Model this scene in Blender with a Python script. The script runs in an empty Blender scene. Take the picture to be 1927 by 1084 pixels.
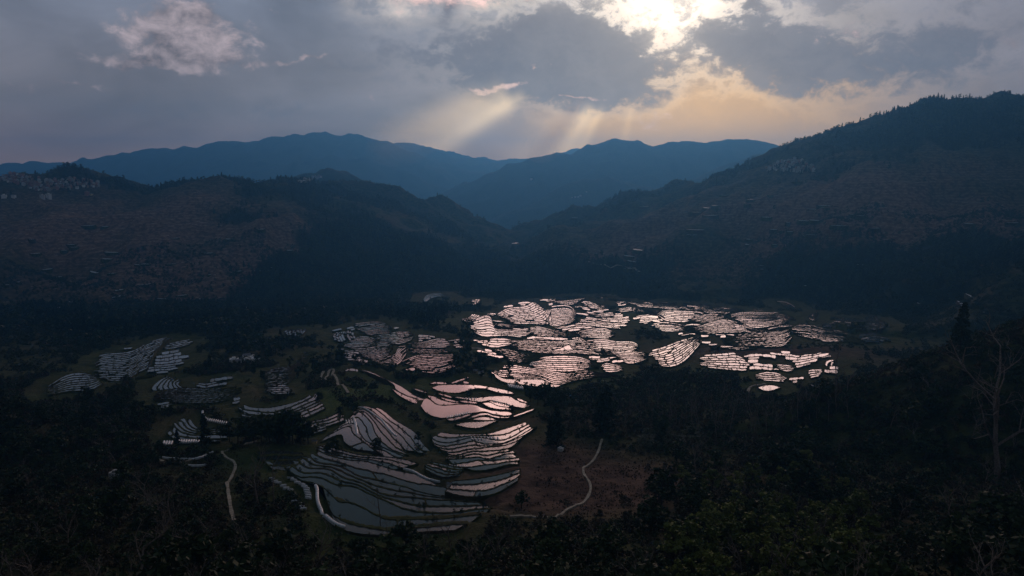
import bpy, bmesh, math, random
import numpy as np
from mathutils import Vector, Matrix, kdtree
random.seed(7); RNG = np.random.default_rng(11)
SC = bpy.context.scene
COL = SC.collection
R = math.radians
# ------------------------------------------------------------------ camera
FPX, CX, CY, PITCH = 1376.0, 963.5, 542.0, R(8.76)     # photograph is 1927 px wide
cam = bpy.data.objects.new('camera', bpy.data.cameras.new('camera'))
COL.objects.link(cam); SC.camera = cam
cam.data.sensor_width = 36.0; cam.data.lens = 18.0 * FPX / 963.5
cam.data.clip_start = 1.0; cam.data.clip_end = 60000
cam.location = (0, 0, 0); cam.rotation_euler = (R(90) - PITCH, 0, 0)
SC.view_settings.view_transform = 'Standard'; SC.view_settings.look = 'None'
SC.view_settings.exposure = 0.0; SC.view_settings.gamma = 1.0
SC.cycles.volume_bounces = 2; SC.cycles.max_bounces = 5
SC.cycles.transparent_max_bounces = 64

def pdir(px, py):
    px = np.asarray(px, float); py = np.asarray(py, float)
    a = (px - CX) / FPX; b = -(py - CY) / FPX
    return a, math.cos(PITCH) + b * math.sin(PITCH), -math.sin(PITCH) + b * math.cos(PITCH)
def at(px, py, d):
    x, y, z = pdir(px, py); k = d / y
    return x * k, y * k, z * k
def azel(px, py):
    x, y, z = pdir(px, py)
    return float(np.degrees(np.arctan2(x, y))), float(np.degrees(np.arctan2(z, np.hypot(x, y))))
SUN_AZ, SUN_EL = azel(1225, 18)
# ------------------------------------------------------------------ shader-node arithmetic
class S:
    def __init__(s, t, k): s.t, s.k = t, k
    def _m(s, op, o=None, o2=None):
        n = s.t.nodes.new('ShaderNodeMath'); n.operation = op
        for i, v in enumerate((s, o, o2)):
            if v is None: continue
            if isinstance(v, S): s.t.links.new(v.k, n.inputs[i])
            else: n.inputs[i].default_value = v
        return S(s.t, n.outputs[0])
    def __add__(s, o): return s._m('ADD', o)
    __radd__ = __add__
    def __mul__(s, o): return s._m('MULTIPLY', o)
    __rmul__ = __mul__
    def __sub__(s, o): return s._m('SUBTRACT', o)
    def __rsub__(s, o): return (s * -1.0) + o
    def __truediv__(s, o): return s._m('DIVIDE', o)
    def exp(s): return s._m('EXPONENT')
    def sqrt(s): return s._m('SQRT')
    def abs(s): return s._m('ABSOLUTE')
    def pow(s, p): return s._m('POWER', p)
    def max(s, o): return s._m('MAXIMUM', o)
    def min(s, o): return s._m('MINIMUM', o)
    def step(s, a, b):
        n = s.t.nodes.new('ShaderNodeMapRange'); n.interpolation_type = 'SMOOTHSTEP'; n.clamp = True
        s.t.links.new(s.k, n.inputs[0]); n.inputs[1].default_value = a; n.inputs[2].default_value = b
        n.inputs[3].default_value = 0; n.inputs[4].default_value = 1
        return S(s.t, n.outputs[0])
def noise(t, vec, scale, detail=5, rough=0.55, dist=0.0):
    n = t.nodes.new('ShaderNodeTexNoise'); n.inputs['Scale'].default_value = scale
    n.inputs['Detail'].default_value = detail; n.inputs['Roughness'].default_value = rough
    n.inputs['Distortion'].default_value = dist
    t.links.new(vec, n.inputs['Vector']); return S(t, n.outputs[0])
def comb(t, x, y, z):
    n = t.nodes.new('ShaderNodeCombineXYZ')
    for i, v in enumerate((x, y, z)):
        if isinstance(v, S): t.links.new(v.k, n.inputs[i])
        else: n.inputs[i].default_value = v
    return n.outputs[0]
def mixc(t, f, a, b, mode='MIX'):
    n = t.nodes.new('ShaderNodeMix'); n.data_type = 'RGBA'; n.blend_type = mode
    if isinstance(f, S): t.links.new(f.k, n.inputs[0])
    else: n.inputs[0].default_value = f
    for i, v in ((6, a), (7, b)):
        if isinstance(v, tuple): n.inputs[i].default_value = (v[0], v[1], v[2], 1)
        elif isinstance(v, S): t.links.new(v.k, n.inputs[i])
        else: t.links.new(v, n.inputs[i])
    return n.outputs[2]
def scalec(t, c, f):
    n = t.nodes.new('ShaderNodeVectorMath'); n.operation = 'SCALE'
    if isinstance(c, tuple): n.inputs[0].default_value = c
    else: t.links.new(c, n.inputs[0])
    if isinstance(f, S): t.links.new(f.k, n.inputs['Scale'])
    else: n.inputs['Scale'].default_value = f
    return n.outputs[0]
def addc(t, a, b):
    n = t.nodes.new('ShaderNodeVectorMath'); n.operation = 'ADD'
    t.links.new(a, n.inputs[0]); t.links.new(b, n.inputs[1]); return n.outputs[0]
# ------------------------------------------------------------------ sky: clear-sky gradient under broken evening cloud
W = bpy.data.worlds.new('World'); SC.world = W; W.use_nodes = True
t = W.node_tree; t.nodes.clear()
tc = t.nodes.new('ShaderNodeTexCoord'); sep = t.nodes.new('ShaderNodeSeparateXYZ')
t.links.new(tc.outputs['Generated'], sep.inputs[0])
dx, dy, dz = (S(t, sep.outputs[i]) for i in range(3))
azn = t.nodes.new('ShaderNodeMath'); azn.operation = 'ARCTAN2'
t.links.new(dx.k, azn.inputs[0]); t.links.new(dy.k, azn.inputs[1])
az0 = S(t, azn.outputs[0]) * 57.2958
eln = t.nodes.new('ShaderNodeMath'); eln.operation = 'ARCSINE'; t.links.new(dz.k, eln.inputs[0])
el0 = S(t, eln.outputs[0]) * 57.2958
flat = comb(t, dx, dy, dz * 2.4)
puff = comb(t, dx, dy, dz * 1.5)
n_warp = noise(t, puff, 9.0, 4, 0.6); n_warp2 = noise(t, comb(t, dy, dx, dz * 1.6), 8.0, 4, 0.6)
az = az0 + (n_warp - 0.5) * 6.0; el = el0 + (n_warp2 - 0.5) * 4.0
n_big = noise(t, flat, 5.0, 4, 0.55, 0.4)
n_det = noise(t, puff, 26.0, 8, 0.66, 0.3)
n_fine = noise(t, puff, 80.0, 3, 0.6)
DPX = 57.2958 / FPX
PVEC = comb(t, az, el, 0.0)
def blob(px, py, rx, ry, amp, tilt=0.0):
    A, E = azel(px, py)                       # soft round patch centred on a direction in the sky
    m = t.nodes.new('ShaderNodeMapping'); m.vector_type = 'TEXTURE'
    m.inputs['Location'].default_value = (A, E, 0); m.inputs['Rotation'].default_value = (0, 0, R(tilt))
    m.inputs['Scale'].default_value = (rx * DPX * 2.3, ry * DPX * 2.3, 1)
    t.links.new(PVEC, m.inputs[0])
    g = t.nodes.new('ShaderNodeTexGradient'); g.gradient_type = 'QUADRATIC_SPHERE'
    t.links.new(m.outputs[0], g.inputs[0])
    return S(t, g.outputs[1]), amp
def blobs(L, **k):
    r = None
    for b in L:
        g, w = blob(*b)
        if r is None: r = g * w
        else: r = g._m('MULTIPLY_ADD', w, r)
    return r
nish = t.nodes.new('ShaderNodeTexSky'); nish.sky_type = 'NISHITA'; nish.sun_disc = False
nish.sun_elevation = R(SUN_EL); nish.sun_rotation = R(SUN_AZ); nish.dust_density = 2.0
# veil of high cloud: colour by height above the horizon
front = (((az0 - 4).abs()).step(45.0, 120.0) * -1.0 + 1.0)
low_ = (el0.step(18.0, 40.0) * -1.0 + 1.0)
veil = mixc(t, el0.step(0.5, 5.0), (0.44, 0.27, 0.20), (0.225, 0.205, 0.225))
veil = mixc(t, el0.step(5.0, 13.0), veil, (0.20, 0.22, 0.285))
veil = mixc(t, el0.step(18.0, 23.0), veil, (0.058, 0.076, 0.084))
veil = mixc(t, el0.step(30.0, 80.0), veil, (0.13, 0.145, 0.165))
veil = mixc(t, az0.step(10.0, 30.0) * low_ * 0.6, veil, (0.22, 0.205, 0.25))
veil = mixc(t, front * -0.7 + 0.7, veil, (0.065, 0.070, 0.085))
veil = scalec(t, veil, ((n_big - 0.5) * 1.5 + 1.0).max(0.45))
# warm light pouring under the cloud to the right of the valley
warm = blobs([(1330, 225, 210, 70, 1.0), (1180, 250, 130, 40, 0.5), (1560, 270, 180, 60, 0.35), (1470, 160, 150, 40, 0.35),
              (1300, 280, 300, 40, 0.5), (1420, 215, 380, 100, 0.2)])
wf_ = (warm * (n_det * 0.9 + 0.5))
col = mixc(t, wf_.min(0.9), veil, (0.66, 0.35, 0.10))
col = addc(t, col, scalec(t, (0.30, 0.135, 0.0), wf_))
# cloud thickness
D = blobs([(1080, 100, 110, 78, 3.0), (1150, 150, 100, 45, 1.5), (960, 130, 90, 38, 1.3), (1060, 165, 130, 22, 0.9),
           (870, 95, 150, 32, 0.9), (650, 130, 260, 45, 0.6), (1420, 100, 110, 36, 2.0, -12), (1530, 130, 150, 44, 1.2),
           (1700, 90, 190, 70, 0.9), (1400, 25, 60, 30, 1.0), (1820, 90, 120, 60, 0.6), (300, 215, 320, 40, 0.35), (560, 215, 260, 30, 0.4), (835, 25, 30, 22, 1.4), (100, 90, 140, 60, .3)])
D = (D * 1.15 + (n_det - 0.5) * 4.2 * (D.min(1.0) + 0.18) + (n_fine - .5) * .8 * D.min(1.0)).max(0.0)
dark = mixc(t, D.step(0.35, 1.7) * 0.9, col, mixc(t, n_det.step(.3, .7), (0.085, 0.095, 0.138), (0.155, 0.155, 0.19)))
# light of the hidden sun, filtered by the cloud
rs = ((az0 - SUN_AZ - 1.2) * (az0 - SUN_AZ - 1.2) + (el0 - SUN_EL) * (el0 - SUN_EL) * 2.2).sqrt()
wedge = blobs([(1255, 35, 85, 46, 3.2), (1225, 85, 50, 22, 2.2), (1330, 112, 110, 22, 1.2, -24), (1190, 8, 80, 25, 1.8), (1320, 40, 60, 34, 1.4),
               (1050, 18, 110, 14, 0.9), (930, 35, 90, 24, 0.8), (740, 28, 75, 30, 0.65), (860, 2, 140, 16, 0.6), (1000, -12, 200, 28, 0.6)])
sunT = (D * -1.7).exp()
streak = (n_det - 0.40) * 3.4
sunlight = wedge * sunT * (streak.max(0.0) + 0.15) + (rs / -7.0).exp() * 0.36 * ((D * -0.8).exp())
rim = D.step(0.1, 0.55) * (D.step(0.6, 1.3) * -1.0 + 1.0) * (rs / -5.5).exp() * 1.6
col = addc(t, dark, scalec(t, (1.0, 0.80, 0.57), sunlight + rim))
# pink cumulus lit from the side; the same broken cloud goes on above the frame, where the paddies mirror it
pk = blobs([(360, 35, 100, 48, 0.95), (300, 60, 90, 40, .6), (400, 100, 90, 20, .65), (270, 118, 130, 13, 0.8), (130, 166, 130, 9, 0.75), (570, 106, 75, 6, 0.75),
            (930, 158, 55, 9, 0.95), (1100, 181, 40, 4, 1.1), (712, 190, 20, 12, 0.6), (1600, 60, 70, 50, 0.5), (1900, 70, 30, 26, .75),
            (1230, 225, 80, 30, .5), (770, 15, 90, 34, .55), (930, 28, 80, 30, .5), (1010, 124, 14, 6, .7), (1060, 124, 10, 5, .7), (1480, 20, 60, 30, .4)])
hi = (el0.step(11.8, 14.5)) * (el0.step(17.5, 22.0) * -1.0 + 1.0) * ((az0 + 1.0) * (az0 + 1.0) / -300.0).exp()
hi_r = hi * 0.95 + (el0.step(12.0, 20.0)) * (el0.step(22.0, 40.0) * -0.5 + 0.5) * 0.2 * front
PK = (pk + hi_r + (n_det - 0.5) * 1.5 + (n_fine - 0.5) * 0.3).step(0.40, 0.80)
near = ((az0 - SUN_AZ + 2.0) * (az0 - SUN_AZ + 2.0) / -300.0).exp()
pinkc = mixc(t, near, (0.47, 0.385, 0.405), (1.0, 0.64, 0.52))
pinkc = mixc(t, hi * 0.9, pinkc, (1.0, 0.50, 0.46))
pinkc = scalec(t, pinkc, ((n_det - 0.25) * 3.0).max(0.15) + hi * 1.7)
col = mixc(t, PK * 0.85, col, pinkc)
# sunbeams fanning out below the gaps in the cloud
thn = t.nodes.new('ShaderNodeMath'); thn.operation = 'ARCTAN2'
t.links.new((el0 - SUN_EL).k, thn.inputs[0]); t.links.new((az0 - SUN_AZ).k, thn.inputs[1])
th = S(t, thn.outputs[0]) * 57.2958
rr0 = ((az0 - SUN_AZ) * (az0 - SUN_AZ) + (el0 - SUN_EL) * (el0 - SUN_EL)).sqrt()
beams = None
for px, py, w, a_, ox, oy in ((790, 275, 3.2, 0.16, 955, 160), (835, 275, 1.6, 0.13, 985, 165), (745, 262, 2.4, 0.07, 905, 160), (1062, 285, 2.6, 0.20, 1098, 182), (1092, 285, 1.5, 0.12, 1115, 184), (1172, 280, 1.4, 0.06, 1172, 190), (990, 285, 2.6, .05, 1050, 188)):
    A, E = azel(px, py); Ao, Eo = azel(ox, oy); a0 = math.degrees(math.atan2(E - SUN_EL, A - SUN_AZ)); r0 = math.hypot(Ao - SUN_AZ, Eo - SUN_EL)
    q = (th - a0) / (w * 1.45)
    g = (q * q * -1.0).exp() * rr0.step(r0 - .2, r0 + .9) * (rr0.step(r0 + 4.0, r0 + 14.0) * -0.7 + 1.0) * a_
    beams = g if beams is None else beams + g
col = addc(t, col, scalec(t, (1.0, 0.70, 0.34), beams * 3.6))
gap = mixc(t, 0.003, col, nish.outputs[0], 'ADD')
col = mixc(t, el0.step(-4.0, -0.5), (0.03, 0.035, 0.045), gap)
bg = t.nodes.new('ShaderNodeBackground'); bg.inputs['Strength'].default_value = 1.0
t.links.new(col, bg.inputs['Color'])
out = t.nodes.new('ShaderNodeOutputWorld'); t.links.new(bg.outputs[0], out.inputs['Surface'])
W.cycles.sampling_method = 'MANUAL'; W.cycles.sample_map_resolution = 512
# ------------------------------------------------------------------ the veiled sun
sun = bpy.data.objects.new('sun', bpy.data.lights.new('sun', 'SUN')); COL.objects.link(sun)
sun.data.energy = 0.7; sun.data.angle = R(28); sun.data.color = (1.0, 0.64, 0.55)
SUNV = Vector((math.sin(R(SUN_AZ)) * math.cos(R(SUN_EL)), math.cos(R(SUN_AZ)) * math.cos(R(SUN_EL)), math.sin(R(SUN_EL))))
sun.rotation_euler = SUNV.to_track_quat('Z', 'Y').to_euler()
# ------------------------------------------------------------------ numpy helpers
def _hash(ix, iy, seed):
    h = (ix.astype(np.int64) * 374761393 + iy.astype(np.int64) * 668265263 + seed * 974711) & 0x7fffffff
    h = ((h ^ (h >> 13)) * 1274126177) & 0x7fffffff
    return (h ^ (h >> 16)) & 0xffff
def perlin(x, y, seed=0):
    x0 = np.floor(x); y0 = np.floor(y); fx = x - x0; fy = y - y0
    u = fx * fx * fx * (fx * (fx * 6 - 15) + 10); v = fy * fy * fy * (fy * (fy * 6 - 15) + 10)
    def g(i, j):
        a = _hash(x0 + i, y0 + j, seed) * (2 * math.pi / 65536.0)
        return np.cos(a) * (fx - i) + np.sin(a) * (fy - j)
    a = g(0, 0); b = g(1, 0); c = g(0, 1); d = g(1, 1)
    return (a + (b - a) * u) * (1 - v) + (c + (d - c) * u) * v
def fbm(x, y, seed=0, octv=5, gain=0.5):
    s = 0; a = 1.0; f = 1.0
    for i in range(octv):
        s = s + a * perlin(x * f, y * f, seed + i * 17); a *= gain; f *= 2.03
    return s
def ss(a, b, x):
    k = np.clip((x - a) / (b - a), 0, 1); return k * k * (3 - 2 * k)
# ------------------------------------------------------------------ the lie of the land
def ridge3(L):
    return np.array([[float(v) for v in at(px, py, d if d < 4000 else 4000 + (d - 4000) * 0.28)] for px, py, d in L])
RIDGES = []      # (points, slope, base rounding)
def ridge(L, slope, rnd=25.0, drop=0.0):
    P = ridge3(L); P[:, 2] -= drop; RIDGES.append((P, slope, rnd))
# left hills, crest and spurs
ridge([(-260,345,2000),(-120,338,2000),(0,332,1980),(60,322,1960),(120,314,1930),(180,328,1940),(240,343,1980),(300,354,2020),(350,340,1980),
       (410,328,1930),(450,339,1980),(520,338,2080),(560,337,2250)], 0.30, 18, 3)
ridge([(560,337,2250),(650,340,2450),(690,334,2480),(740,347,2480),(790,375,2450),(830,369,2560),(870,393,2650),(900,428,2750),(918,456,2850)], 0.62, 12, 4)
ridge([(410,330,1930),(450,385,1830),(520,430,1720),(600,480,1600),(660,530,1500),(690,566,1430)], 0.46, 10)
ridge([(120,316,1930),(180,420,1700),(230,520,1400),(250,590,1180)], 0.28, 20)
ridge([(300,356,2020),(330,420,1800),(380,500,1550),(420,560,1330)], 0.30, 16)
ridge([(-120,340,2000),(-60,450,1600),(20,560,1250),(110,630,1000)], 0.30, 20)
ridge([(650,342,2450),(700,400,2250),(770,460,2050),(850,520,1900)], 0.58, 8)
ridge([(560,339,2250),(610,400,2050),(690,470,1850),(760,535,1700)], 0.52, 8)
ridge([(830,371,2560),(860,430,2450),(890,490,2350)], 0.62, 8)
ridge([(500,338,3300),(570,328,3300),(615,313,3400),(670,326,3500),(720,356,3600)], 0.6, 20)
# right mountain, crest and spurs
ridge([(900,480,2750),(1000,412,2600),(1100,378,2500),(1200,358,2450),(1270,342,2400)], 0.62, 10, 2)
ridge([(1270,342,2400),(1340,332,2350),(1420,320,2300),(1480,296,2250),(1510,289,2200),
       (1560,267,2150),(1640,230,2100),(1700,200,2050),(1750,187,2050),(1800,183,2050),(1860,172,2050),(1927,175,2050),(2050,168,2050),(2250,160,2000)], 0.40, 14, 2)
ridge([(1270,342,2400),(1220,400,2250),(1180,450,2080),(1100,490,1900),(1010,525,1800)], 0.5, 10)
ridge([(1480,300,2250),(1420,380,2000),(1350,450,1750),(1290,510,1560)], 0.36, 14)
ridge([(1750,190,2050),(1680,300,1800),(1600,420,1500),(1540,520,1250)], 0.42, 14)
ridge([(1927,177,2050),(1880,300,1650),(1830,420,1300),(1780,510,1050)], 0.45, 14)
ridge([(2200,300,1500),(2060,400,1100),(1927,500,850),(1800,560,760),(1640,600,800)], 0.55, 10)
# farther ranges
ridge([(860,480,6600),(915,430,6600),(980,384,6600),(1040,356,6600),(1100,338,6600),(1160,329,6800),(1220,340,7000),(1300,352,7200)], 0.62, 30)
ridge([(1100,340,6600),(1040,395,5800),(980,440,5200)], 0.4, 20)
ridge([(720,400,11520),(790,378,11264),(840,360,10880),(900,335,10880),(960,310,10880),(1010,293,10880),(1070,285,11136),(1110,272,11392),(1150,258,11520),(1200,265,11520),
       (1230,270,11520),(1320,265,11776),(1370,260,11776),(1440,265,11776),(1480,275,11776),(1510,277,11904),(1620,300,12160)], 0.55, 40)
ridge([(1150,259,11520),(1100,320,10240),(1040,370,9216)], 0.38, 30)
ridge([(960,311,10880),(930,360,10112),(900,400,9344)], 0.38, 30)
ridge([(1280,345,6500),(1310,332,6500),(1340,318,6500),(1370,306,6500),(1400,300,6500),(1430,290,6500),(1460,294,6500),(1500,305,6500),(1600,320,6500)], 0.6, 30)
ridge([(-250,325,17280),(0,308,17920),(120,300,17920),(200,293,17920),(290,278,17920),(370,275,17920),(400,268,17920),(480,262,17920),(560,252,17920),(620,248,17920),
       (690,255,17920),(730,270,17920),(800,300,17920),(900,325,17920)], 0.45, 60)
ridge([(420,352,13440),(500,325,13824),(560,302,14080),(620,292,14080),(690,298,14080),(750,318,14080),(820,346,13824),(880,380,13440)], 0.6, 40)
ridge([(690,290,22400),(730,270,23040),(770,269,23040),(830,285,23040),(900,296,23040),(1000,300,23040),(1100,278,23680),(1200,300,23680)], 0.25, 60)
# near slopes on either side of the viewpoint
ridge([(2300,520,330),(2080,560,330),(1927,625,330),(1800,660,345),(1650,715,350),(1500,765,350),(1350,810,345),(1220,850,335)], 0.60, 5)
ridge([(-300,700,330),(-100,740,330),(20,780,325),(150,815,320),(280,860,305),(360,900,290)], 0.55, 5)
ridge([(930,610,830),(880,600,900),(840,588,1000),(800,590,1080)], 0.16, 5)
ridge([(640,700,545),(700,702,560),(650,735,480),(680,755,435)], 0.22, 4)
ridge([(826,560,1330),(850,572,1280)], 0.35, 6, -8)

def ground0(x, y):
    x = np.asarray(x, float); y = np.asarray(y, float)
    base = np.maximum(-88.0 - 0.105 * y, -430.0 + 0 * y)
    base = base + 10 * perlin(x / 420.0, y / 420.0, 3) * ss(250, 900, y)
    near = -42.0 - 0.29 * y + np.minimum(0.00009 * x * x, 30.0) * ss(500, 300, y)
    K = np.clip(y * 0.008, 3.0, 45.0)
    z = base + K * np.log1p(np.exp(np.clip((near - base) / K, -40, 40)))
    wob = 1 + 0.25 * fbm(x / 300.0, y / 300.0, 21, 3)
    for P, slope, rnd in RIDGES:
        h = np.full(x.shape, -1e9)
        for i in range(len(P) - 1):
            a = P[i]; b = P[i + 1]; ex, ey = b[0] - a[0], b[1] - a[1]; L2 = ex * ex + ey * ey
            u = np.clip(((x - a[0]) * ex + (y - a[1]) * ey) / L2, 0, 1)
            d = np.sqrt((x - a[0] - u * ex) ** 2 + (y - a[1] - u * ey) ** 2 + rnd * rnd) - rnd
            h = np.maximum(h, a[2] + u * (b[2] - a[2]) - slope * d * wob)
        Kr = K * 0.45
        z = np.maximum(z, h) + Kr * np.log1p(np.exp(-np.abs(z - h) / Kr)) * 0.8
    return z
def ground(x, y):
    z = ground0(x, y)
    a = np.clip((y - 500) / 900.0, 0.0, 1.0)
    amp = 0.012 * y * a
    gul = np.abs(fbm(x / 190.0, y / 190.0, 5, 4, 0.45)) * ss(4600, 2600, y) + np.abs(fbm(x / 420.0, y / 420.0, 6, 4, 0.45)) * ss(2600, 4600, y)
    z = z - amp * (2.3 * np.minimum(gul, 0.6) - .22) * (1 - ss(3000, 6000, y) * 0.55)
    z = z + fbm(x / 45.0, y / 45.0, 31, 4) * np.clip(y / 300.0, .6, 2.2) * ss(3200, 1800, y)
    return z
def cast(px, py, fn=None):
    """where the line of sight through a photograph pixel meets the land"""
    fn = fn or ground
    px = np.atleast_1d(np.asarray(px, float)); py = np.atleast_1d(np.asarray(py, float))
    X, Y, Z = pdir(px, py); X = X / Y; Z = Z / Y
    ys = np.exp(np.linspace(math.log(70), math.log(10500), 620))
    hit = np.full(px.shape, np.nan)
    blk = max(1, 400000 // len(ys))
    for i in range(0, len(px), blk):
        sl = slice(i, i + blk)
        yy = ys[None, :]; g = fn(X[sl, None] * yy, yy + 0 * X[sl, None]); below = Z[sl, None] * yy < g
        k = below.argmax(1); ok = below.any(1); k = np.maximum(k, 1)
        r = np.arange(len(k)); f1 = (Z[sl] * ys[k] - g[r, k]); f0 = (Z[sl] * ys[k - 1] - g[r, k - 1])
        u = np.clip(f0 / np.where(np.abs(f0 - f1) < 1e-9, 1, f0 - f1), 0, 1)
        hit[sl] = np.where(ok, ys[k - 1] + u * (ys[k] - ys[k - 1]), np.nan)
    return X * hit, hit, Z * hit
# ------------------------------------------------------------------ scene helpers
def mat(name, rough=0.9, spec=0.25):
    m = bpy.data.materials.new(name); m.use_nodes = True
    b = m.node_tree.nodes['Principled BSDF']; b.inputs['Roughness'].default_value = rough
    b.inputs['Specular IOR Level'].default_value = spec
    return m, m.node_tree, b
def mesh_obj(name, V, F, m, parent=None, smooth=False):
    me = bpy.data.meshes.new(name); me.from_pydata(V, [], F); me.update()
    if m is not None: me.materials.append(m)
    if smooth: me.polygons.foreach_set('use_smooth', [True] * len(me.polygons))
    o = bpy.data.objects.new(name, me); COL.objects.link(o); o.parent = parent
    return o
def tag(o, label=None, cat=None, group=None, kind=None):
    if label: o['label'] = label
    if cat: o['category'] = cat
    if group: o['group'] = group
    if kind: o['kind'] = kind
    return o
def empty(name, loc=(0, 0, 0), rz=0.0):
    o = bpy.data.objects.new(name, None); COL.objects.link(o); o.location = loc; o.rotation_euler = (0, 0, rz)
    o.empty_display_size = 0.1
    return o
# ------------------------------------------------------------------ rice terraces, read off the photograph as level lines
def crop(x0, y0, s):
    return lambda L: [(x0 + a / s, y0 + b / s) for a, b in L]
zA, zB, zC, zD, zE = crop(560,680,5.42), crop(760,690,5.42), crop(300,690,5.42), crop(500,830,5.42), crop(760,830,5.42)
zF, zG, zH, zI = crop(610,590,6.423), crop(870,550,5.42), crop(1120,550,5.42), crop(1370,550,5.42)
zJ, zL, zK = crop(60,610,4.8175), crop(420,600,6.773), crop(1620,540,5.42)
PATCH = []
def P(label, guides, strips, cuts=0.0, gap=1.0, wob=0.12):
    PATCH.append((label, guides, strips, cuts, gap, wob))
POOLS = []
def Q(label, polys, gap=1.0): POOLS.append((label, polys, gap))
# near spur, orange mirrored fan
P('fan of orange mirrored paddies wrapping the near grassy spur', [zA([(700,430),(860,490),(1000,600),(1195,720),(1290,850),(1430,975)]),
  zA([(590,485),(700,500),(850,640),(1000,800),(1080,890),(1150,930)]), zA([(510,600),(620,515),(740,610),(800,750),(960,900),(1150,960)]),
  zA([(440,650),(600,570),(690,660),(740,790),(830,860),(1130,985)]), zA([(280,770),(520,660),(560,740),(690,830),(820,920),(930,1000)]),
  zA([(220,830),(430,750),(480,830),(600,900),(740,915),(760,945)])], [3,2,1,2,1], 0.5, 1.5)
Q('chain of long pink pools curving below the dark grassy bank', [zA([(480,100),(520,75),(600,80),(800,140),(900,195),(960,225),(980,260),(930,245),(880,200),(700,130),(560,97)]),
  zA([(620,78),(760,115),(940,200),(1000,228),(1070,265),(1160,325),(1280,365),(1285,400),(1250,420),(1200,385),(1080,330),(1005,285),(985,240),(900,185),(760,125)]),
  zA([(960,275),(1020,310),(1100,350),(1210,390),(1220,420),(1200,430),(1100,385),(1020,335)]),
  zB([(175,400),(215,325),(260,335),(330,385),(420,397),(560,387),(700,387),(770,410),(860,440),(960,455),(1090,465),(1095,490),(1040,500),(900,480),(830,457),(740,467),(640,482),(560,505),(430,522),(330,513),(230,470)]),
  zB([(440,535),(560,512),(650,487),(690,490),(560,535),(480,550)]),
  zB([(500,556),(640,524),(810,472),(930,502),(1050,512),(1140,492),(1330,425),(1320,442),(1120,512),(950,522),(830,492),(650,532)])], 0.8)
Q('pink pools stepping above the long curved pool', [zB([(490,305),(560,310),(700,320),(880,305),(1000,300),(1080,305),(1150,345),(1240,375),(1290,400),(1220,420),(1110,400),(1000,365),(870,343),(780,358),(640,338)]),
  zB([(800,372),(880,367),(960,402),(1090,422),(1080,437),(960,432),(870,412)]), zB([(870,350),(1000,374),(1090,408),(1030,417),(920,388)]),
  zB([(240,295),(310,305),(380,340),(500,368),(620,380),(440,390),(350,385),(290,345)]), zB([(370,310),(470,335),(560,358),(540,365),(430,345)]),
  zB([(330,268),(420,285),(500,312),(560,335),(480,318),(400,295)]),zB([(560,350),(640,348),(760,365),(720,376),(620,366)]),
  zB([(1150,320),(1200,335),(1270,370),(1230,365),(1180,350)])], 0.8)
Q('speckled pale pools on the shelf below the village track', [zB([(290,215),(360,190),(500,185),(620,185),(760,190),(855,205),(830,222),(740,220),(640,245),(540,268),(420,260),(340,240)]),
  zB([(875,208),(940,220),(1040,240),(1100,260),(1125,280),(1000,270),(900,245),(845,228)]), zB([(265,175),(330,155),(470,165),(560,135),(660,105),(640,120),(540,160),(430,178)]),
  zB([(550,165),(620,150),(670,165),(640,172)]), zB([(80,218),(150,232),(235,262),(220,268),(140,245)])], 0.8)
Q('small still pools with bushes under the stone bank', [zB([(520,590),(640,567),(760,562),(960,547),(860,590),(760,625),(650,620),(580,605)]), zB([(690,540),(780,515),(880,520),(940,543),(800,546)])], 0.7)
P('teal paddies sweeping in a crescent beside the brown field', [zB([(335,655),(480,680),(700,685),(850,680),(1000,640),(1200,575),(1310,530)]),
  zB([(270,665),(300,740),(440,780),(620,735),(780,720),(1050,740),(1340,570)]), zB([(280,780),(400,810),(560,790),(700,760),(850,790),(1060,765),(1365,600)]),
  zB([(350,840),(480,875),(680,840),(860,822),(1000,805),(1100,780),(1190,745)]), zB([(420,890),(560,900),(700,862),(850,862),(1000,850),(1060,835),(1100,820)]),
  zB([(400,945),(560,942),(750,922),(860,945),(1000,900),(1100,890),(1150,880)]), zB([(450,990),(560,992),(760,955),(900,962),(1050,940),(1130,930),(1200,920)]),
  zB([(650,1060),(800,1062),(900,1045),(1050,1005),(1120,1000),(1180,1000),(1200,980)])], [2,1,2,1,2,1,2], 0.3, 1.4)
P('crescent of grey paddies hugging the bare red bank', [zC([(770,350),(830,365),(950,410),(1150,410),(1400,350),(1520,290),(1560,205)]),
  zC([(790,390),(850,430),(960,455),(1200,460),(1430,370),(1560,310),(1590,230)]), zC([(800,430),(930,490),(1120,500),(1290,470),(1480,390),(1620,330),(1645,300)]),
  zC([(830,510),(1000,520),(1200,505),(1330,500),(1480,450),(1600,400),(1690,345)]), zC([(860,560),(1000,560),(1200,560),(1400,550),(1520,510),(1650,450),(1760,385)])], [1,1,2,2], 0.5, 1.6)
P('green banked grey paddies above the white seedbeds', [zC([(330,490),(330,540),(370,600),(440,630),(600,620),(830,610)]), zC([(190,540),(230,560),(290,630),(380,660),(540,650),(750,650)]),
  zC([(130,570),(170,630),(260,680),(400,700),(560,690),(720,680)]), zC([(100,640),(170,700),(270,720),(420,735),(540,740),(700,735)]),
  zC([(60,660),(130,730),(280,750),(430,760),(560,770),(700,760)])], [2,2,1,1], 0.4, 2.2)
P('small green paddies hidden behind the tree clump', [zC([(1440,590),(1560,570),(1700,545)]), zC([(1460,680),(1560,690),(1720,640)])], [4], 0.4, 1.5)
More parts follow.
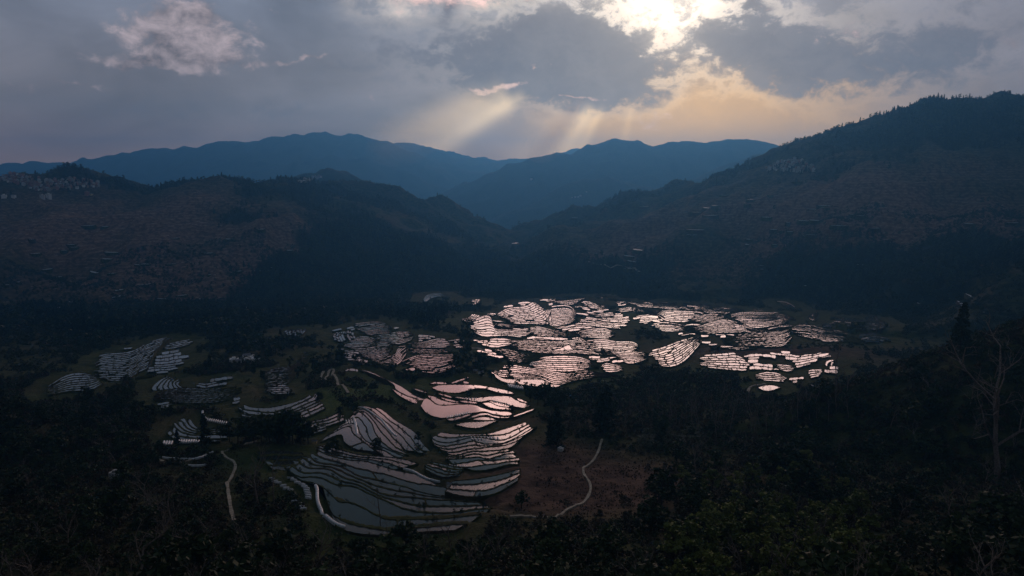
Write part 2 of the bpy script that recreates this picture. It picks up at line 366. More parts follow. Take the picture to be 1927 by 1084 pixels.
P('wide dark paddies filling the lowest bowl', [zD([(480,60),(640,140),(850,190),(1000,200),(1180,250),(1300,290),(1500,330)])+[(800,895)],
  zD([(410,110),(520,210),(760,260),(950,350),(1130,400),(1350,450),(1620,530)])+[(880,940)], zD([(310,180),(430,270),(650,290),(800,370),(980,430),(1200,540),(1620,590)])+[(915,946)],
  zD([(180,260),(330,360),(520,370),(720,450),(900,470),(1100,560),(1620,730)])+[(935,955)], zD([(330,400),(530,440),(640,520),(740,620),(900,640),(1180,770),(1640,800)])+[(925,966)],
  zD([(600,470),(620,600),(680,750),(820,840),(1000,880),(1240,910),(1640,870)])+[(900,984)], zD([(640,850),(740,885),(860,930),(1050,960),(1250,960),(1450,950),(1640,930)])+[(870,998)]],
  [2,2,2,1,1,1], 0.7, 2.2)
P('narrow dusky paddies under the rubbly bank', [zE([(250,205),(400,230),(520,260),(640,275)]), zE([(170,255),(260,315),(400,370),(560,350)])], [4], 0.3, 1.4)
P('slim paddies between the orange fan and the lowest bowl', [[(600,833),(640,846),(680,856),(720,859),(760,864),(790,873)], [(588,841),(618,857),(657,866),(684,868),(718,877),(742,885)]], [3], .6, 1.4)
P('dusky paddies below the tip of the teal crescent', [[(850,905),(900,900),(950,890),(985,880)], [(832,925),(880,935),(930,930),(975,905)]], [3], .4, 1.5)
P('grassy stepped plots above the lowest bowl', [[(470,852),(520,846),(572,851)], [(520,892),(560,896),(600,886)]], [5], .4, 2.6)
P('low paddies under the grey crescent', [[(455,790),(520,796),(600,790),(650,770)], [(470,808),(530,812),(600,806),(655,790)]], [3], .5, 1.4)
# left side of the valley
P('teal paddies tucked between dark trees', [zL([(540,690),(640,640),(820,610),(950,540),(1000,450),(1160,430)]), zL([(570,840),(700,830),(830,800),(900,700),(1010,590),(1110,500)])], [10], 0.6, 0.9)
P('blue paddies at the foot of the teal steps', [zL([(550,865),(700,845),(860,850)]), zL([(570,930),(700,955),(865,940)])], [4], 0.8, 0.9)
P('grey paddy ribs high above the teal steps', [zL([(870,140),(800,160),(850,215)]), zL([(1035,135),(1010,180),(960,220)])], [7], 0, 0.8)
P('grey maze of paddies on the shaded left shelf', [zJ([(600,340),(680,280),(860,260),(950,230),(1050,170),(1250,120)]), zJ([(620,470),(700,490),(850,490),(950,430),(1030,380),(1050,260)])], [12], 2.2, 0.8)
P('pale paddy islet above the dark left hollow', [zJ([(1165,200),(1290,165),(1430,135)]), zJ([(1180,225),(1300,215),(1435,175)])], [3], 1, 0.8)
P('dim long paddies at the left forest edge', [zJ([(110,580),(300,465),(440,440),(590,470)]), zJ([(140,650),(330,610),(530,600),(660,525)])], [8], 1.0, 1.1)
P('horseshoe paddies on the left knoll', [zJ([(1240,460),(1150,510),(1085,575),(1110,620)]), zJ([(1370,510),(1330,545),(1380,575),(1420,570)])], [6], 0.0, 1.8)
P('dusky blue paddies behind the bare pole trees', [zJ([(1110,625),(1400,585),(1600,590),(1840,560)]), zJ([(1150,690),(1400,705),(1650,700),(1845,620)])], [8], 0.8, 0.9)
P('pale strip fields under the left maze', [zJ([(940,490),(1060,460),(1120,455)]), zJ([(960,492),(1060,475),(1100,468)])], [2], 0.5, 0.7)
# middle left cluster
P('pink and grey paddy ribs on the middle knoll', [zF([(190,215),(130,265),(160,350)]), zF([(330,205),(350,270),(395,325)])], [6], 0.2, 0.9)
P('silver paddies behind the slender pole trees', [zF([(390,290),(500,280),(640,320)]), zF([(230,390),(450,400),(640,370)])], [6], 0.6, 0.8)
P('thin silver paddies at the foot of the middle knoll', [zF([(330,410),(500,420),(640,400),(800,400)]), zF([(500,530),(640,540),(720,515),(790,460)])], [7], 0.8, 0.8)
P('grey dome of paddies against the dark gorge wood', [zF([(350,150),(450,120),(620,105),(740,130),(800,190)]), zF([(500,235),(560,255),(640,240),(740,238),(815,212)])], [8], 1.0, 0.8)
P('bright salmon paddies on the crooked shelf', [zF([(640,260),(760,240),(900,225),(1050,228)]), zF([(640,345),(780,345),(900,362),(1060,300)])], [6], 2.6, 0.8)
P('lens shaped pink paddies below the salmon shelf', [zF([(610,385),(690,345),(820,355)]), zF([(620,415),(720,468),(815,410)])], [5], 0.2, 0.8)
P('pink diagonal paddies climbing beside dark trees', [zF([(985,390),(880,430),(830,500),(560,555)]), zF([(985,430),(945,520),(860,612),(610,615)])], [5], 0.9, 0.9)
P('lilac paddies on the flat middle shelf', [zF([(1030,360),(1200,345),(1370,305),(1540,335)]), zF([(1035,402),(1200,408),(1400,410),(1500,395)])], [4], 1.2, 0.8)
P('slim white paddies under the flat middle shelf', [zF([(1040,420),(1200,430),(1560,440)]), zF([(1080,465),(1250,482),(1500,472)])], [3], 1.5, 0.8)
P('pink shell of paddies above the wooded dip', [zF([(975,595),(1080,540),(1200,505),(1450,500),(1650,480)]), zF([(1120,660),(1250,702),(1400,705),(1520,650),(1640,570)])], [9], 1.0, 0.9)
P('white arc of paddies crowning the dark knoll', [[(798,569),(806,556),(826,552),(848,561)], [(801,572),(812,562),(828,558),(847,563)]], [3], 0.5, 0.6)
# middle right clusters
P('little pink paddies beside the dark gorge', [zG([(120,60),(105,100),(120,135)]), zG([(205,78),(175,110),(185,130)])], [3], 0.4, 0.8)
P('grey paddies curling above the pink corner', [zG([(0,272),(70,255),(105,212)]), zG([(10,310),(110,287),(185,248)])], [4], 0.6, 0.8)
P('lilac terraces with a bright orange corner', [zG([(380,240),(490,170),(640,150),(710,115),(790,160)]), zG([(480,272),(560,312),(700,312),(840,312),(880,190)])], [9], 2.6, 0.8)
P('steel blue terraces on the rounded flank', [zG([(850,180),(960,145),(1080,150),(1160,240)]), zG([(870,275),(930,335),(1020,325),(1160,290)])], [10], 1.8, 0.8)
P('thin grey terraces near the far green hump', [zG([(900,95),(1060,85),(1250,58)]), zG([(1000,118),(1080,132),(1180,98)])], [4], 1.0, 0.7)
P('flat grey terraces on the far green hump', [zG([(1220,110),(1300,95),(1400,130),(1550,138)]), zG([(1270,137),(1340,162),(1450,164),(1550,148)])], [4], 1.0, 0.7)
P('two thin paddies in the far green meadow', [zG([(1330,238),(1450,212),(1555,205)]), zG([(1340,250),(1460,245),(1555,235)])], [2], 1.5, 0.7)
P('rose pink terraces at the wooded left rim', [zG([(75,312),(180,280),(260,248),(310,270),(340,340),(520,340),(690,370)]), zG([(150,385),(200,425),(260,445),(350,442),(450,438),(600,455),(695,432)])], [6], 1.8, 0.9)
P('short pink strips above the rose terraces', [zG([(355,312),(440,325),(540,338),(680,350)]), zG([(370,340),(450,352),(540,358),(680,362)])], [2], 1.2, 0.7)
P('pink trio of paddies below the rose terraces', [zG([(290,478),(360,472),(460,480),(495,518)]), zG([(210,530),(330,560),(420,545),(500,530)])], [3], 0.8, 0.8)
P('bluish terraces across the middle of the slope', [zG([(690,375),(800,355),(950,390),(1150,415)]), zG([(710,430),(850,445),(1000,450),(1150,460)])], [5], 1.6, 0.8)
P('slate terraces under the small green lawn', [zG([(1170,420),(1280,385),(1430,370),(1540,420)]), zG([(1180,460),(1300,458),(1450,468),(1545,455)])], [5], 2.0, 0.8)
P('long silver terraces crossing the middle slope', [zG([(500,495),(640,490),(800,500),(960,505),(1120,495),(1310,520)]), zG([(570,572),(700,600),(850,612),(990,622),(1140,615),(1425,655)])], [8], 1.8, 0.85)
Q('bright pink triangular pool among silver terraces', [zG([(915,592),(1000,572),(1082,540),(1110,565),(1150,603),(1080,618),(1000,630)])], 0.8)
P('striped pink terraces right of the triangular pool', [zG([(1130,480),(1200,468),(1300,520),(1400,545)]), zG([(1150,602),(1200,575),(1330,600),(1435,645)])], [6], 0.9, 0.8)
P('glowing rose terraces at the green ravine', [[(1110,642),(1137,639),(1160,643),(1186,644),(1197,656)], [(1115,656),(1140,662),(1160,661),(1180,660),(1195,658)]], [5], 1.4, 0.7)
P('salmon crescents below the glowing terraces', [zH([(40,580),(200,595),(300,600),(400,610),(515,618)]), zH([(150,645),(230,662),(330,718),(430,702),(515,662)])], [6], 1.4, 0.8)
P('small pink paddies at the lower meadow edge', [zH([(75,760),(120,725),(200,740),(290,758)]), zH([(85,802),(150,812),(200,808),(275,795)])], [4], 1.0, 0.8)
P('silver ribs fanning down the grassy shoulder', [zG([(310,590),(470,588),(640,628),(870,650)]), zG([(430,642),(530,702),(640,708),(790,680)])], [8], 0.9, 0.8)
P('pink and lilac terraces above the crescent pool', [zG([(720,720),(850,670),(1000,655),(1180,668),(1340,750)]), zG([(680,755),(880,792),(1050,802),(1150,792),(1345,762)])], [6], 2.2, 0.9)
P('bowl of layered paddies above the crescent pool', [zG([(420,785),(560,748),(700,770),(900,805),(1060,825),(1200,795),(1450,838)]), zG([(345,795),(450,872),(600,882),(800,882),(940,942),(1150,885),(1500,848)])], [6], 1.2, 0.9)
Q('large lilac crescent pool at the bowl bottom', [zG([(325,822),(372,857),(430,882),(560,890),(800,892),(870,932),(1000,945),(960,965),(800,962),(600,938),(440,918),(350,872)])], 0.9)
P('bright pink paddies along the far wood edge', [zH([(365,82),(460,92),(650,118),(870,138),(1030,160)]), zH([(395,118),(500,148),(650,158),(760,172),(930,165)])], [3], 3.5, 0.7)
P('rosy sheets of paddies on the far plateau', [zH([(385,205),(480,162),(600,188),(760,188),(1000,200),(1060,235)]), zH([(420,232),(500,208),(640,232),(720,285),(880,295),(960,262)])], [5], 1.6, 0.8)
P('pale terraces beside the rosy sheets', [zH([(940,290),(1040,248),(1200,225),(1360,258)]), zH([(1000,305),(1100,304),(1200,294),(1345,292)])], [6], 1.0, 0.7)
P('white terraces on the small green spur', [zH([(565,342),(700,308),(850,330),(950,370)]), zH([(640,362),(700,392),(800,396),(935,385)])], [5], 1.0, 0.7)
P('combed white terraces sweeping to the right', [zH([(950,378),(1100,348),(1220,305),(1340,288),(1480,330),(1640,372)]), zH([(1040,408),(1180,420),(1300,408),(1420,408),(1520,404),(1640,402)])], [8], 0.8, 0.7)
P('thin bluish strips in the far meadow', [zH([(205,190),(280,162),(400,150)]), zH([(220,202),(300,198),(395,186)])], [3], 0.6, 0.7)
P('far slivers of water below the right mountain', [zH([(20,45),(90,40),(150,60),(200,66),(350,80)]), zH([(40,52),(90,62),(150,70),(210,80),(350,92)])], [2], 1.5, 0.6)
P('pink brick pattern of small paddies', [zH([(1030,460),(870,498),(730,555),(620,588),(545,620)]), zH([(1065,485),(1000,575),(900,690),(780,745),(640,718)])], [10], 4.5, 1.0, 0.25)
P('grey cobbled pattern of small paddies', [zH([(1070,660),(1180,640),(1290,632),(1410,626),(1500,680)]), zH([(1120,752),(1240,772),(1400,788),(1500,792),(1600,765)])], [7], 3.6, 1.0, 0.25)
P('round shouldered grey terraces under the right mountain', [zI([(65,235),(200,208),(400,210),(530,213),(645,262)]), zI([(150,315),(300,355),(450,335),(540,315),(640,295)])], [8], 1.4, 0.8)
P('ribbed grey terraces in the right hollow', [zI([(40,330),(150,335),(280,372),(450,382),(560,350)]), zI([(40,412),(150,402),(300,412),(430,407),(600,372)])], [4], 0.8, 0.8)
P('broad slate terraces below the right hollow', [zI([(0,485),(150,432),(330,420),(480,402),(605,365)]), zI([(10,525),(180,545),(420,550),(530,535),(615,462)])], [10], 0.9, 0.8)
P('two short strips below the slate terraces', [zI([(25,570),(150,558),(275,560)]), zI([(60,592),(150,584),(275,576)])], [2], 1.0, 0.7)
P('dim terraces running into the right thicket', [zI([(665,350),(820,328),(970,370),(1160,398),(1345,500)]), zI([(740,435),(870,465),(1000,495),(1180,495),(1330,528)])], [8], 1.8, 0.8)
P('comb of paddies on the right dark bench', [zI([(815,272),(850,222),(920,208)]), zI([(872,292),(898,280),(912,240)])], [4], 0, 0.7)
P('white chevron paddies above the right thicket', [zI([(1405,262),(1500,248),(1530,275)]), zI([(1395,362),(1520,374),(1625,320)])], [6], 2.5, 0.9)
P('small pools under the right forest wall', [zI([(510,95),(610,105),(735,190)]), zI([(560,130),(620,165),(720,192)])], [3], 0.6, 0.8)
P('stacked dusky paddies left of the round pond', [zI([(470,742),(560,738),(690,758)]), zI([(500,765),(590,805),(690,782)])], [3], 1.0, 0.9)
P('dark broken paddies above the round pond', [zI([(270,850),(420,815),(580,850)]), zI([(300,885),(450,905),(600,908)])], [4], 1.8, 0.9)
Q('round pond beside a pale track', [zI([(305,972),(380,950),(460,950),(535,970),(440,1002),(370,1002)])], 0.8)
Q('white crescent pool at the edge of the right wood', [zI([(988,735),(1008,702),(1060,688),(1085,695),(1025,718),(1008,752)]), zI([(1045,745),(1060,712),(1080,706),(1068,728),(1058,748)])], 0.6)
P('grey slips of water near the crescent pool', [zI([(800,795),(880,782),(985,785)]), zI([(835,880),(880,870),(930,858)])], [4], 0.5, 1.2)
P('pink slivers at the foot of the ravine wall', [[(1301,541),(1312,536),(1328,532)], [(1303,545),(1316,543),(1331,539)]], [3], 1.2, 0.5)
P('short slips above the far wood edge', [[(1348,559),(1356,561),(1370,565)], [(1349,562),(1358,565),(1370,567)]], [1], 1.5, 0.4)

def resample(L, n):
    L = np.array(L, float)
    # Catmull-Rom through the guide points
    Pp = np.vstack([2 * L[0] - L[1], L, 2 * L[-1] - L[-2]]); out = []
    for i in range(1, len(Pp) - 2):
        for u in np.linspace(0, 1, 12, endpoint=False):
            a, b, c, d = Pp[i - 1], Pp[i], Pp[i + 1], Pp[i + 2]
            out.append(0.5 * ((2 * b) + (c - a) * u + (2 * a - 5 * b + 4 * c - d) * u * u + (3 * b - a - 3 * c + d) * u ** 3))
    out.append(L[-1]); out = np.array(out)
    s = np.r_[0, np.cumsum(np.hypot(*np.diff(out, axis=0).T))]; k = np.linspace(0, s[-1], n)
    return np.c_[np.interp(k, s, out[:, 0]), np.interp(k, s, out[:, 1])]
def level(pts, z):
    """photograph points carried to the horizontal level z"""
    x, y, zz = pdir(pts[:, 0], pts[:, 1]); k = z / zz
    return np.c_[x * k, y * k, np.full(len(pts), z)]
TILES = []          # (patch index, top line px, bottom line px, z)
PINFO = []
rr = random.Random(5)
for pi, (label, guides, strips, cuts, gap, wob) in enumerate(PATCH):
    NS = 90
    if gap <= 1.0 and wob < .2: strips = [max(n, int(round(n * 1.35))) for n in strips]; gap *= .8
    G = [resample(g, NS) for g in guides]
    if gap <= 1.0:                                   # fields reach to the neighbouring banks
        cg = np.mean(np.vstack(G), 0); G = [cg + (g - cg) * np.array([1.20, 1.12]) for g in G]
    zg = []
    for g in G:
        sel = g[::9]; x, y, z = cast(sel[:, 0], sel[:, 1], ground0); zg.append(float(np.nanmean(z)))
    # keep the steps in one direction
    sgn = 1 if zg[-1] >= zg[0] else -1
    for i in range(1, len(zg)):
        if (zg[i] - zg[i - 1]) * sgn < 0.3: zg[i] = zg[i - 1] + 0.4 * sgn * strips[i - 1]
    lat = 0.0
    if gap <= 1.0:                                   # small fields step along the slope as well as down it
        ss_ = np.linspace(5, NS - 6, 9).astype(int); rows = []
        for q_, g in enumerate(G):
            x, y, z = cast(g[ss_, 0], g[ss_, 1], ground0); rows += [(zz_ - zg[q_], k_ / 8.0 - .5) for k_, zz_ in enumerate(z) if not np.isnan(zz_)]
        rows = np.array(rows); lat = float(np.clip((rows[:, 0] * rows[:, 1]).sum() / (rows[:, 1] ** 2).sum(), -26, 26))
        cuts = max(cuts, min(5.0, abs(lat) / 3.2))
    lines = []; zs = []
    for gi, n in enumerate(strips):
        for k in range(n):
            u = k / n; lines.append(G[gi] * (1 - u) + G[gi + 1] * u); zs.append(zg[gi] * (1 - u) + zg[gi + 1] * u)
    lines.append(G[-1]); zs.append(zg[-1])
    # uneven, hand-made edges
    for i in range(1, len(lines) - 1):
        d = (lines[i + 1] - lines[i - 1]) * 0.5; ph = rr.random() * 50
        w = perlin(np.linspace(0, 7, NS) + ph, np.full(NS, i * 3.3)) * 2.0 * wob + perlin(np.linspace(0, 22, NS) + ph, np.full(NS, i * 7.7)) * wob * 0.8
        lines[i] = lines[i] + d * np.clip(w, -.38, .38)[:, None]
    PINFO.append((label, gap))
    for i in range(len(lines) - 1):
        a, b = lines[i], lines[i + 1]; z = (zs[i] + zs[i + 1]) / 2
        ex = (.24 if (i in (0, len(lines) - 2) and len(lines) > 4) else .15) if gap <= 1.0 else (.14 if (i in (0, len(lines) - 2) and len(lines) > 4) else .06); s0 = rr.uniform(0, ex); s1 = 1 - rr.uniform(0, ex)
        nc = int(cuts) + (1 if rr.random() < cuts - int(cuts) else 0)
        c = sorted(rr.uniform(s0 + .06, s1 - .06) for _ in range(nc)) if nc < 3 else [s0 + (s1 - s0) * (k + 1 + rr.uniform(-.28, .28)) / (nc + 1) for k in range(nc)]
        ed = [s0] + c + [s1]
        for q in range(len(ed) - 1):
            if ed[q + 1] - ed[q] < 0.035: continue
            if rr.random() < 0.035 and nc > 0: continue       # drained field
            TILES.append((pi, a, b, ed[q], ed[q + 1], z + lat * ((ed[q] + ed[q + 1]) / 2 - .5) + rr.uniform(-.06, .06), gap))
# patchwork of small fields between the larger terraces
MASK = np.zeros((1084, 1927), bool)
def stamp(a, b, e0, e1):
    i0, i1 = int(e0 * (len(a) - 1)), int(e1 * (len(a) - 1)) + 1; A, B = a[i0:i1 + 1], b[i0:i1 + 1]
    for u in np.linspace(-.15, 1.15, 14):
        L = A + (B - A) * u; q = np.linspace(0, len(L) - 1, max(2, int(abs(L[-1, 0] - L[0, 0]) * 1.5) + len(L)))
        xs = np.interp(q, np.arange(len(L)), L[:, 0]); ys = np.interp(q, np.arange(len(L)), L[:, 1])
        MASK[np.clip(ys, 0, 1083).astype(int), np.clip(xs, 0, 1926).astype(int)] = True
for pi, a, b, e0, e1, z, gap in TILES: stamp(a, b, e0, e1)
for label, polys, gap in POOLS:
    for poly in polys:
        p = np.array(poly); c = p.mean(0)
        for u in np.linspace(0, 1.1, 25):
            q = resample(c + (np.vstack([p, p[:1]]) - c) * u, 120); MASK[q[:, 1].astype(int), q[:, 0].astype(int)] = True
def inside(poly, X, Y):
    c = np.zeros(X.shape, bool)
    for i in range(len(poly)):
        (x1, y1), (x2, y2) = poly[i], poly[(i + 1) % len(poly)]
        if y1 == y2: continue
        c ^= ((y1 > Y) != (y2 > Y)) & (X < (x2 - x1) * (Y - y1) / (y2 - y1) + x1)
    return c
def patchwork(label, poly, step, length, thr, seed, tilt=0.0):
    r = random.Random(seed); xs = [q[0] for q in poly]; ys = [q[1] for q in poly]; x0, x1 = min(xs), max(xs); n = 160
    X = np.linspace(x0, x1, n); rows = []; yv = min(ys) - 20
    while yv < max(ys) + 20:
        rows.append(np.c_[X, yv + 11 * perlin(X / 70.0, np.full(n, yv / 60.0), seed) + 2.2 * perlin(X / 14.0, np.full(n, yv / 5.0), seed + 3) + tilt * (X - (x0 + x1) / 2)])
        yv += step * r.uniform(.7, 1.35) * (0.6 + 0.8 * (yv - 540) / 200.0)
    cand = []
    for i in range(len(rows) - 1):
        a, b = rows[i], rows[i + 1]; s = 0.0
        while s < 1:
            e = s + length * r.uniform(.5, 1.6) / (x1 - x0); m = (s + min(e, 1)) / 2
            k = int(m * (n - 1)); c = (a[k] + b[k]) / 2
            j0, j1 = int(s * (n - 1)), int(min(e, 1) * (n - 1)); P_ = np.vstack([a[j0:j1 + 1], b[j0:j1 + 1], (a[j0:j1 + 1] + b[j0:j1 + 1]) / 2])
            if e <= 1 and inside(poly, P_[:, 0], P_[:, 1]).mean() > .9 and MASK[np.clip(P_[:, 1], 0, 1083).astype(int), np.clip(P_[:, 0], 0, 1926).astype(int)].mean() < .16:
                if float(perlin(np.array(c[0] / 55.0), np.array(c[1] / 17.0), seed + 9)) > thr: cand.append((a, b, s, e, c))
            s = e
    if not cand: return
    C = np.array([c[4] for c in cand]); gx, gy, gzv = cast(C[:, 0], C[:, 1], ground0)
    pi = len(PATCH); PATCH.append((label, None, None, 0, .55, 0)); PINFO.append((label, .55))
    for q, (a, b, s, e, c) in enumerate(cand):
        if not np.isnan(gzv[q]): TILES.append((pi, a, b, s, e, float(gzv[q]), .5))
patchwork('patchwork of little paddies between the rose and silver terraces', [(870,615),(950,572),(1090,553),(1140,575),(1190,600),(1160,635),(1205,665),(1150,695),(1100,700),(1000,690),(900,665)], 3.4, 15, -.32, 1)
patchwork('patchwork of little paddies between the far plateau fields', [(1150,560),(1330,572),(1490,588),(1500,645),(1380,665),(1270,630),(1180,600)], 3.2, 14, -.22, 2)
patchwork('patchwork of little paddies around the middle knoll', [(625,620),(700,602),(775,622),(875,640),(880,695),(760,700),(640,680)], 3.4, 13, -.25, 3)
patchwork('patchwork of dim paddies on the shaded left shelf', [(170,690),(230,655),(350,632),(360,680),(300,712),(200,720)], 3.8, 14, -.15, 4, -.12)
patchwork('patchwork of dim paddies before the left forest', [(280,730),(440,700),(460,760),(300,770)], 4.0, 16, -.1, 5)
patchwork('patchwork of dim paddies near the round pond', [(1400,665),(1560,650),(1590,700),(1500,722),(1400,715)], 4.0, 13, .08, 6)
patchwork('patchwork of dim paddies along the right bench', [(1490,600),(1650,590),(1700,640),(1600,650),(1500,640)], 3.6, 12, .06, 7)
SAMP = []           # land must pass under these
PADDY = {}
def tile_mesh(a, b, e0, e1, z, gap):
    Lpx = abs(e1 - e0) * max(np.hypot(*np.diff(a, axis=0).T).sum(), np.hypot(*np.diff(b, axis=0).T).sum())
    m = int(np.clip(Lpx / 3.0, 6, 60))
    s = np.linspace(e0, e1, m); idx = s * (len(a) - 1)
    f = lambda A: np.c_[np.interp(idx, np.arange(len(a)), A[:, 0]), np.interp(idx, np.arange(len(a)), A[:, 1])]
    T, B = f(a), f(b); H = np.maximum(np.hypot(*(B - T).T), .2)
    gap = gap * (0.62 if gap < 1.3 else 0.8); k = np.clip(gap / H, 0, 0.28)
    u = np.minimum(np.arange(m), np.arange(m)[::-1]) * Lpx / (m - 1)
    rad = np.clip(H * 0.4, 0.8, 5.0); prof = np.sqrt(np.clip(1 - (1 - np.clip((u + .25 * rad) / rad, 0, 1)) ** 2, 0, 1))
    es = min(.3, gap / max(Lpx, .1))
    idx2 = (e0 + (e1 - e0) * (es + (1 - 2 * es) * np.linspace(0, 1, m))) * (len(a) - 1)
    f2 = lambda A: np.c_[np.interp(idx2, np.arange(len(a)), A[:, 0]), np.interp(idx2, np.arange(len(a)), A[:, 1])]
    T2, B2 = f2(a), f2(b)
    kk = 0.5 - (0.5 - k) * prof
    iT = T2 + (B2 - T2) * kk[:, None]; iB = B2 - (B2 - T2) * kk[:, None]
    return T, B, iT, iB
def add_tile(key, gap, T, B, iT, iB, z):
    d = PADDY.setdefault(key, {'water': [], 'V': [], 'F': [], 'span': []})
    m = len(T); wz = z
    wi = np.r_[level(iT, wz), level(iB, wz)]
    d['water'].append((wi, [(i, i + m, i + m + 1, i + 1) for i in range(m - 1)]))
    # bund: raised lip round the water, with skirts down into the ground
    dist = wi[:, 1].mean(); h = 0.16 + 0.0002 * dist; sk = 1.6 + 0.004 * dist
    loopI = np.r_[iT, iB[::-1]]; loopO = np.r_[T, B[::-1]]
    wI = level(loopI, wz); wO = level(loopO, wz); c = wI.mean(0)
    n = len(wI); base = len(d['V']); f0 = len(d['F'])
    mid = wI + (wO - wI) * 0.35; mid2 = wI + (wO - wI) * 0.9
    wob = 1 + .35 * np.sin(np.arange(n) * 1.7 + z * 9)
    for arr, dzv in ((wI, -0.3 + 0 * wob), (mid, h * wob), (mid2, h * wob * .8), (wO, -sk + 0 * wob)):
        A = arr.copy(); A[:, 2] += dzv; d['V'].extend(map(tuple, A))
    for r in range(3):
        for i in range(n):
            j = (i + 1) % n
            d['F'].append((base + r * n + i, base + r * n + j, base + (r + 1) * n + j, base + (r + 1) * n + i))
    d['span'].append((base, len(d['V']), f0, len(d['F'])))
    for u in (0, 0.33, 0.67, 1):
        A = level(T + (B - T) * u, z); SAMP.extend(map(tuple, A[::2])); SAMP.append(tuple(A[-1]))
for pi, a, b, e0, e1, z, gap in TILES:
    add_tile(pi, gap, *tile_mesh(a, b, e0, e1, z, gap), z)
POOLINFO = []
for qi, (label, polys, gap) in enumerate(POOLS):
    for poly in polys:
        p = np.array(poly, float); n = len(p)
        x, y, z = cast(p[:, 0], p[:, 1], ground0); zz = float(np.nanmean(z)) + rr.uniform(-.1, .1)
        # split the outline into two banks at its ends in x
        i0, i1 = int(p[:, 0].argmin()), int(p[:, 0].argmax())
        A = p[np.arange(i0, i0 + ((i1 - i0) % n) + 1) % n]; Bq = p[np.arange(i1, i1 + ((i0 - i1) % n) + 1) % n][::-1]
        m = 40
        mx = np.linspace(0, 1, m)
        A, Bq = resample(A, m), resample(Bq, m)
        if A[:, 1].mean() > Bq[:, 1].mean(): A, Bq = Bq, A
        H = np.maximum(np.hypot(*(Bq - A).T), .05); k = np.clip(gap / H, 0.0, .9)[:, None]
        dd = (Bq - A) / H[:, None]; nrm = np.where(H[:, None] < 1.0, np.array([[0, 1.0]]), dd)
        ends = np.array([[-1, 0]]) * (mx < .03)[:, None] + np.array([[1, 0]]) * (mx > .97)[:, None]
        add_tile(('q', qi), gap, A - nrm * gap * 1.2 + ends * gap, Bq + nrm * gap * 1.2 + ends * gap, A, Bq, zz)
SAMP = np.array(SAMP)
print('paddies', sum(len(d['water']) for d in PADDY.values()), 'samples', len(SAMP))
# ------------------------------------------------------------------ ground sheet
def pos_node(t):
    g = t.nodes.new('ShaderNodeNewGeometry'); s = t.nodes.new('ShaderNodeSeparateXYZ')
    t.links.new(g.outputs['Position'], s.inputs[0]); return g, [S(t, s.outputs[i]) for i in range(3)]
def ground_material():
    m, t, b = mat('hillside_earth', 0.95, 0.1)
    g, (x, y, z) = pos_node(t); pos = g.outputs['Position']
    at_ = t.nodes.new('ShaderNodeAttribute'); at_.attribute_name = 'cover'
    sp = t.nodes.new('ShaderNodeSeparateColor'); t.links.new(at_.outputs['Color'], sp.inputs[0])
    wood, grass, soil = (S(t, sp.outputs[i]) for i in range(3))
    n1 = noise(t, pos, 0.012, 5, 0.6); n2 = noise(t, pos, 0.11, 6, 0.65); n3 = noise(t, pos, 0.9, 4, 0.7)
    earth = mixc(t, n2.step(0.35, 0.65), (0.055, 0.031, 0.023), (0.15, 0.090, 0.064))
    red = mixc(t, n2.step(0.35, 0.65), (0.105, 0.060, 0.040), (0.25, 0.150, 0.100))      # bare red dry terraces of the upper slopes
    earth = mixc(t, y.step(850.0, 1250.0), earth, red)
    rough_g = mixc(t, n2.step(0.4, 0.62), (0.022, 0.030, 0.010), (0.060, 0.068, 0.020))
    lush = mixc(t, n3.step(0.35, 0.7), (0.038, 0.066, 0.013), (0.095, 0.130, 0.028))
    dry = mixc(t, n3.step(0.3, 0.7), (0.030, 0.026, 0.014), (0.075, 0.058, 0.032))
    c = mixc(t, (n1 * 0.7 + n2 * 0.5).step(0.58, 0.78), rough_g, dry)
    c = mixc(t, grass.min(1.0), c, lush)
    c = mixc(t, (soil * 1.0).min(1.0), c, earth)
    # old dry terraces on the far slopes: thin pale lips along the level lines
    lv = (z + n1 * 14.0 + n2 * 3.0) / 5.5
    fr = lv._m('FRACT'); lip = (fr - 0.5).abs().step(0.41, 0.5)
    far = y.step(950.0, 1400.0)
    c = mixc(t, lip * far * (soil * 0.85 + 0.1).min(1.0) * n2.step(0.42, 0.6), c, (0.42, 0.31, 0.23))
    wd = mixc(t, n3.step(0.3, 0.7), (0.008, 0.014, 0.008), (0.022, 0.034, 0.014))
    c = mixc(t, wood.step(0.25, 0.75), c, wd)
    t.links.new(c, b.inputs['Base Color'])
    bp = t.nodes.new('ShaderNodeBump'); bp.inputs['Strength'].default_value = 0.9; bp.inputs['Distance'].default_value = 1.2
    h = n2 * 2.0 + n3 * 0.6 + fr * far * 0.8
    t.links.new(h.k, bp.inputs['Height']); t.links.new(bp.outputs[0], b.inputs['Normal'])
    return m
NA, NR = 600, 900
azs = np.radians(np.linspace(-47, 47, NA)); rs_ = np.exp(np.linspace(math.log(60), math.log(10000), NR))
AZ, RR = np.meshgrid(azs, rs_)
GX = RR * np.sin(AZ); GY = RR * np.cos(AZ)
GZ = ground(GX, GY)
kd = kdtree.KDTree(len(SAMP))
for i, p in enumerate(SAMP): kd.insert((p[0], p[1], 0), i)
kd.balance()
SB = (SAMP[:, 0].min() - 80, SAMP[:, 0].max() + 80, SAMP[:, 1].min() - 60, SAMP[:, 1].max() + 120)
sel = np.argwhere((GX > SB[0]) & (GX < SB[1]) & (GY > SB[2]) & (GY < SB[3]))
WET = np.zeros(GX.shape)
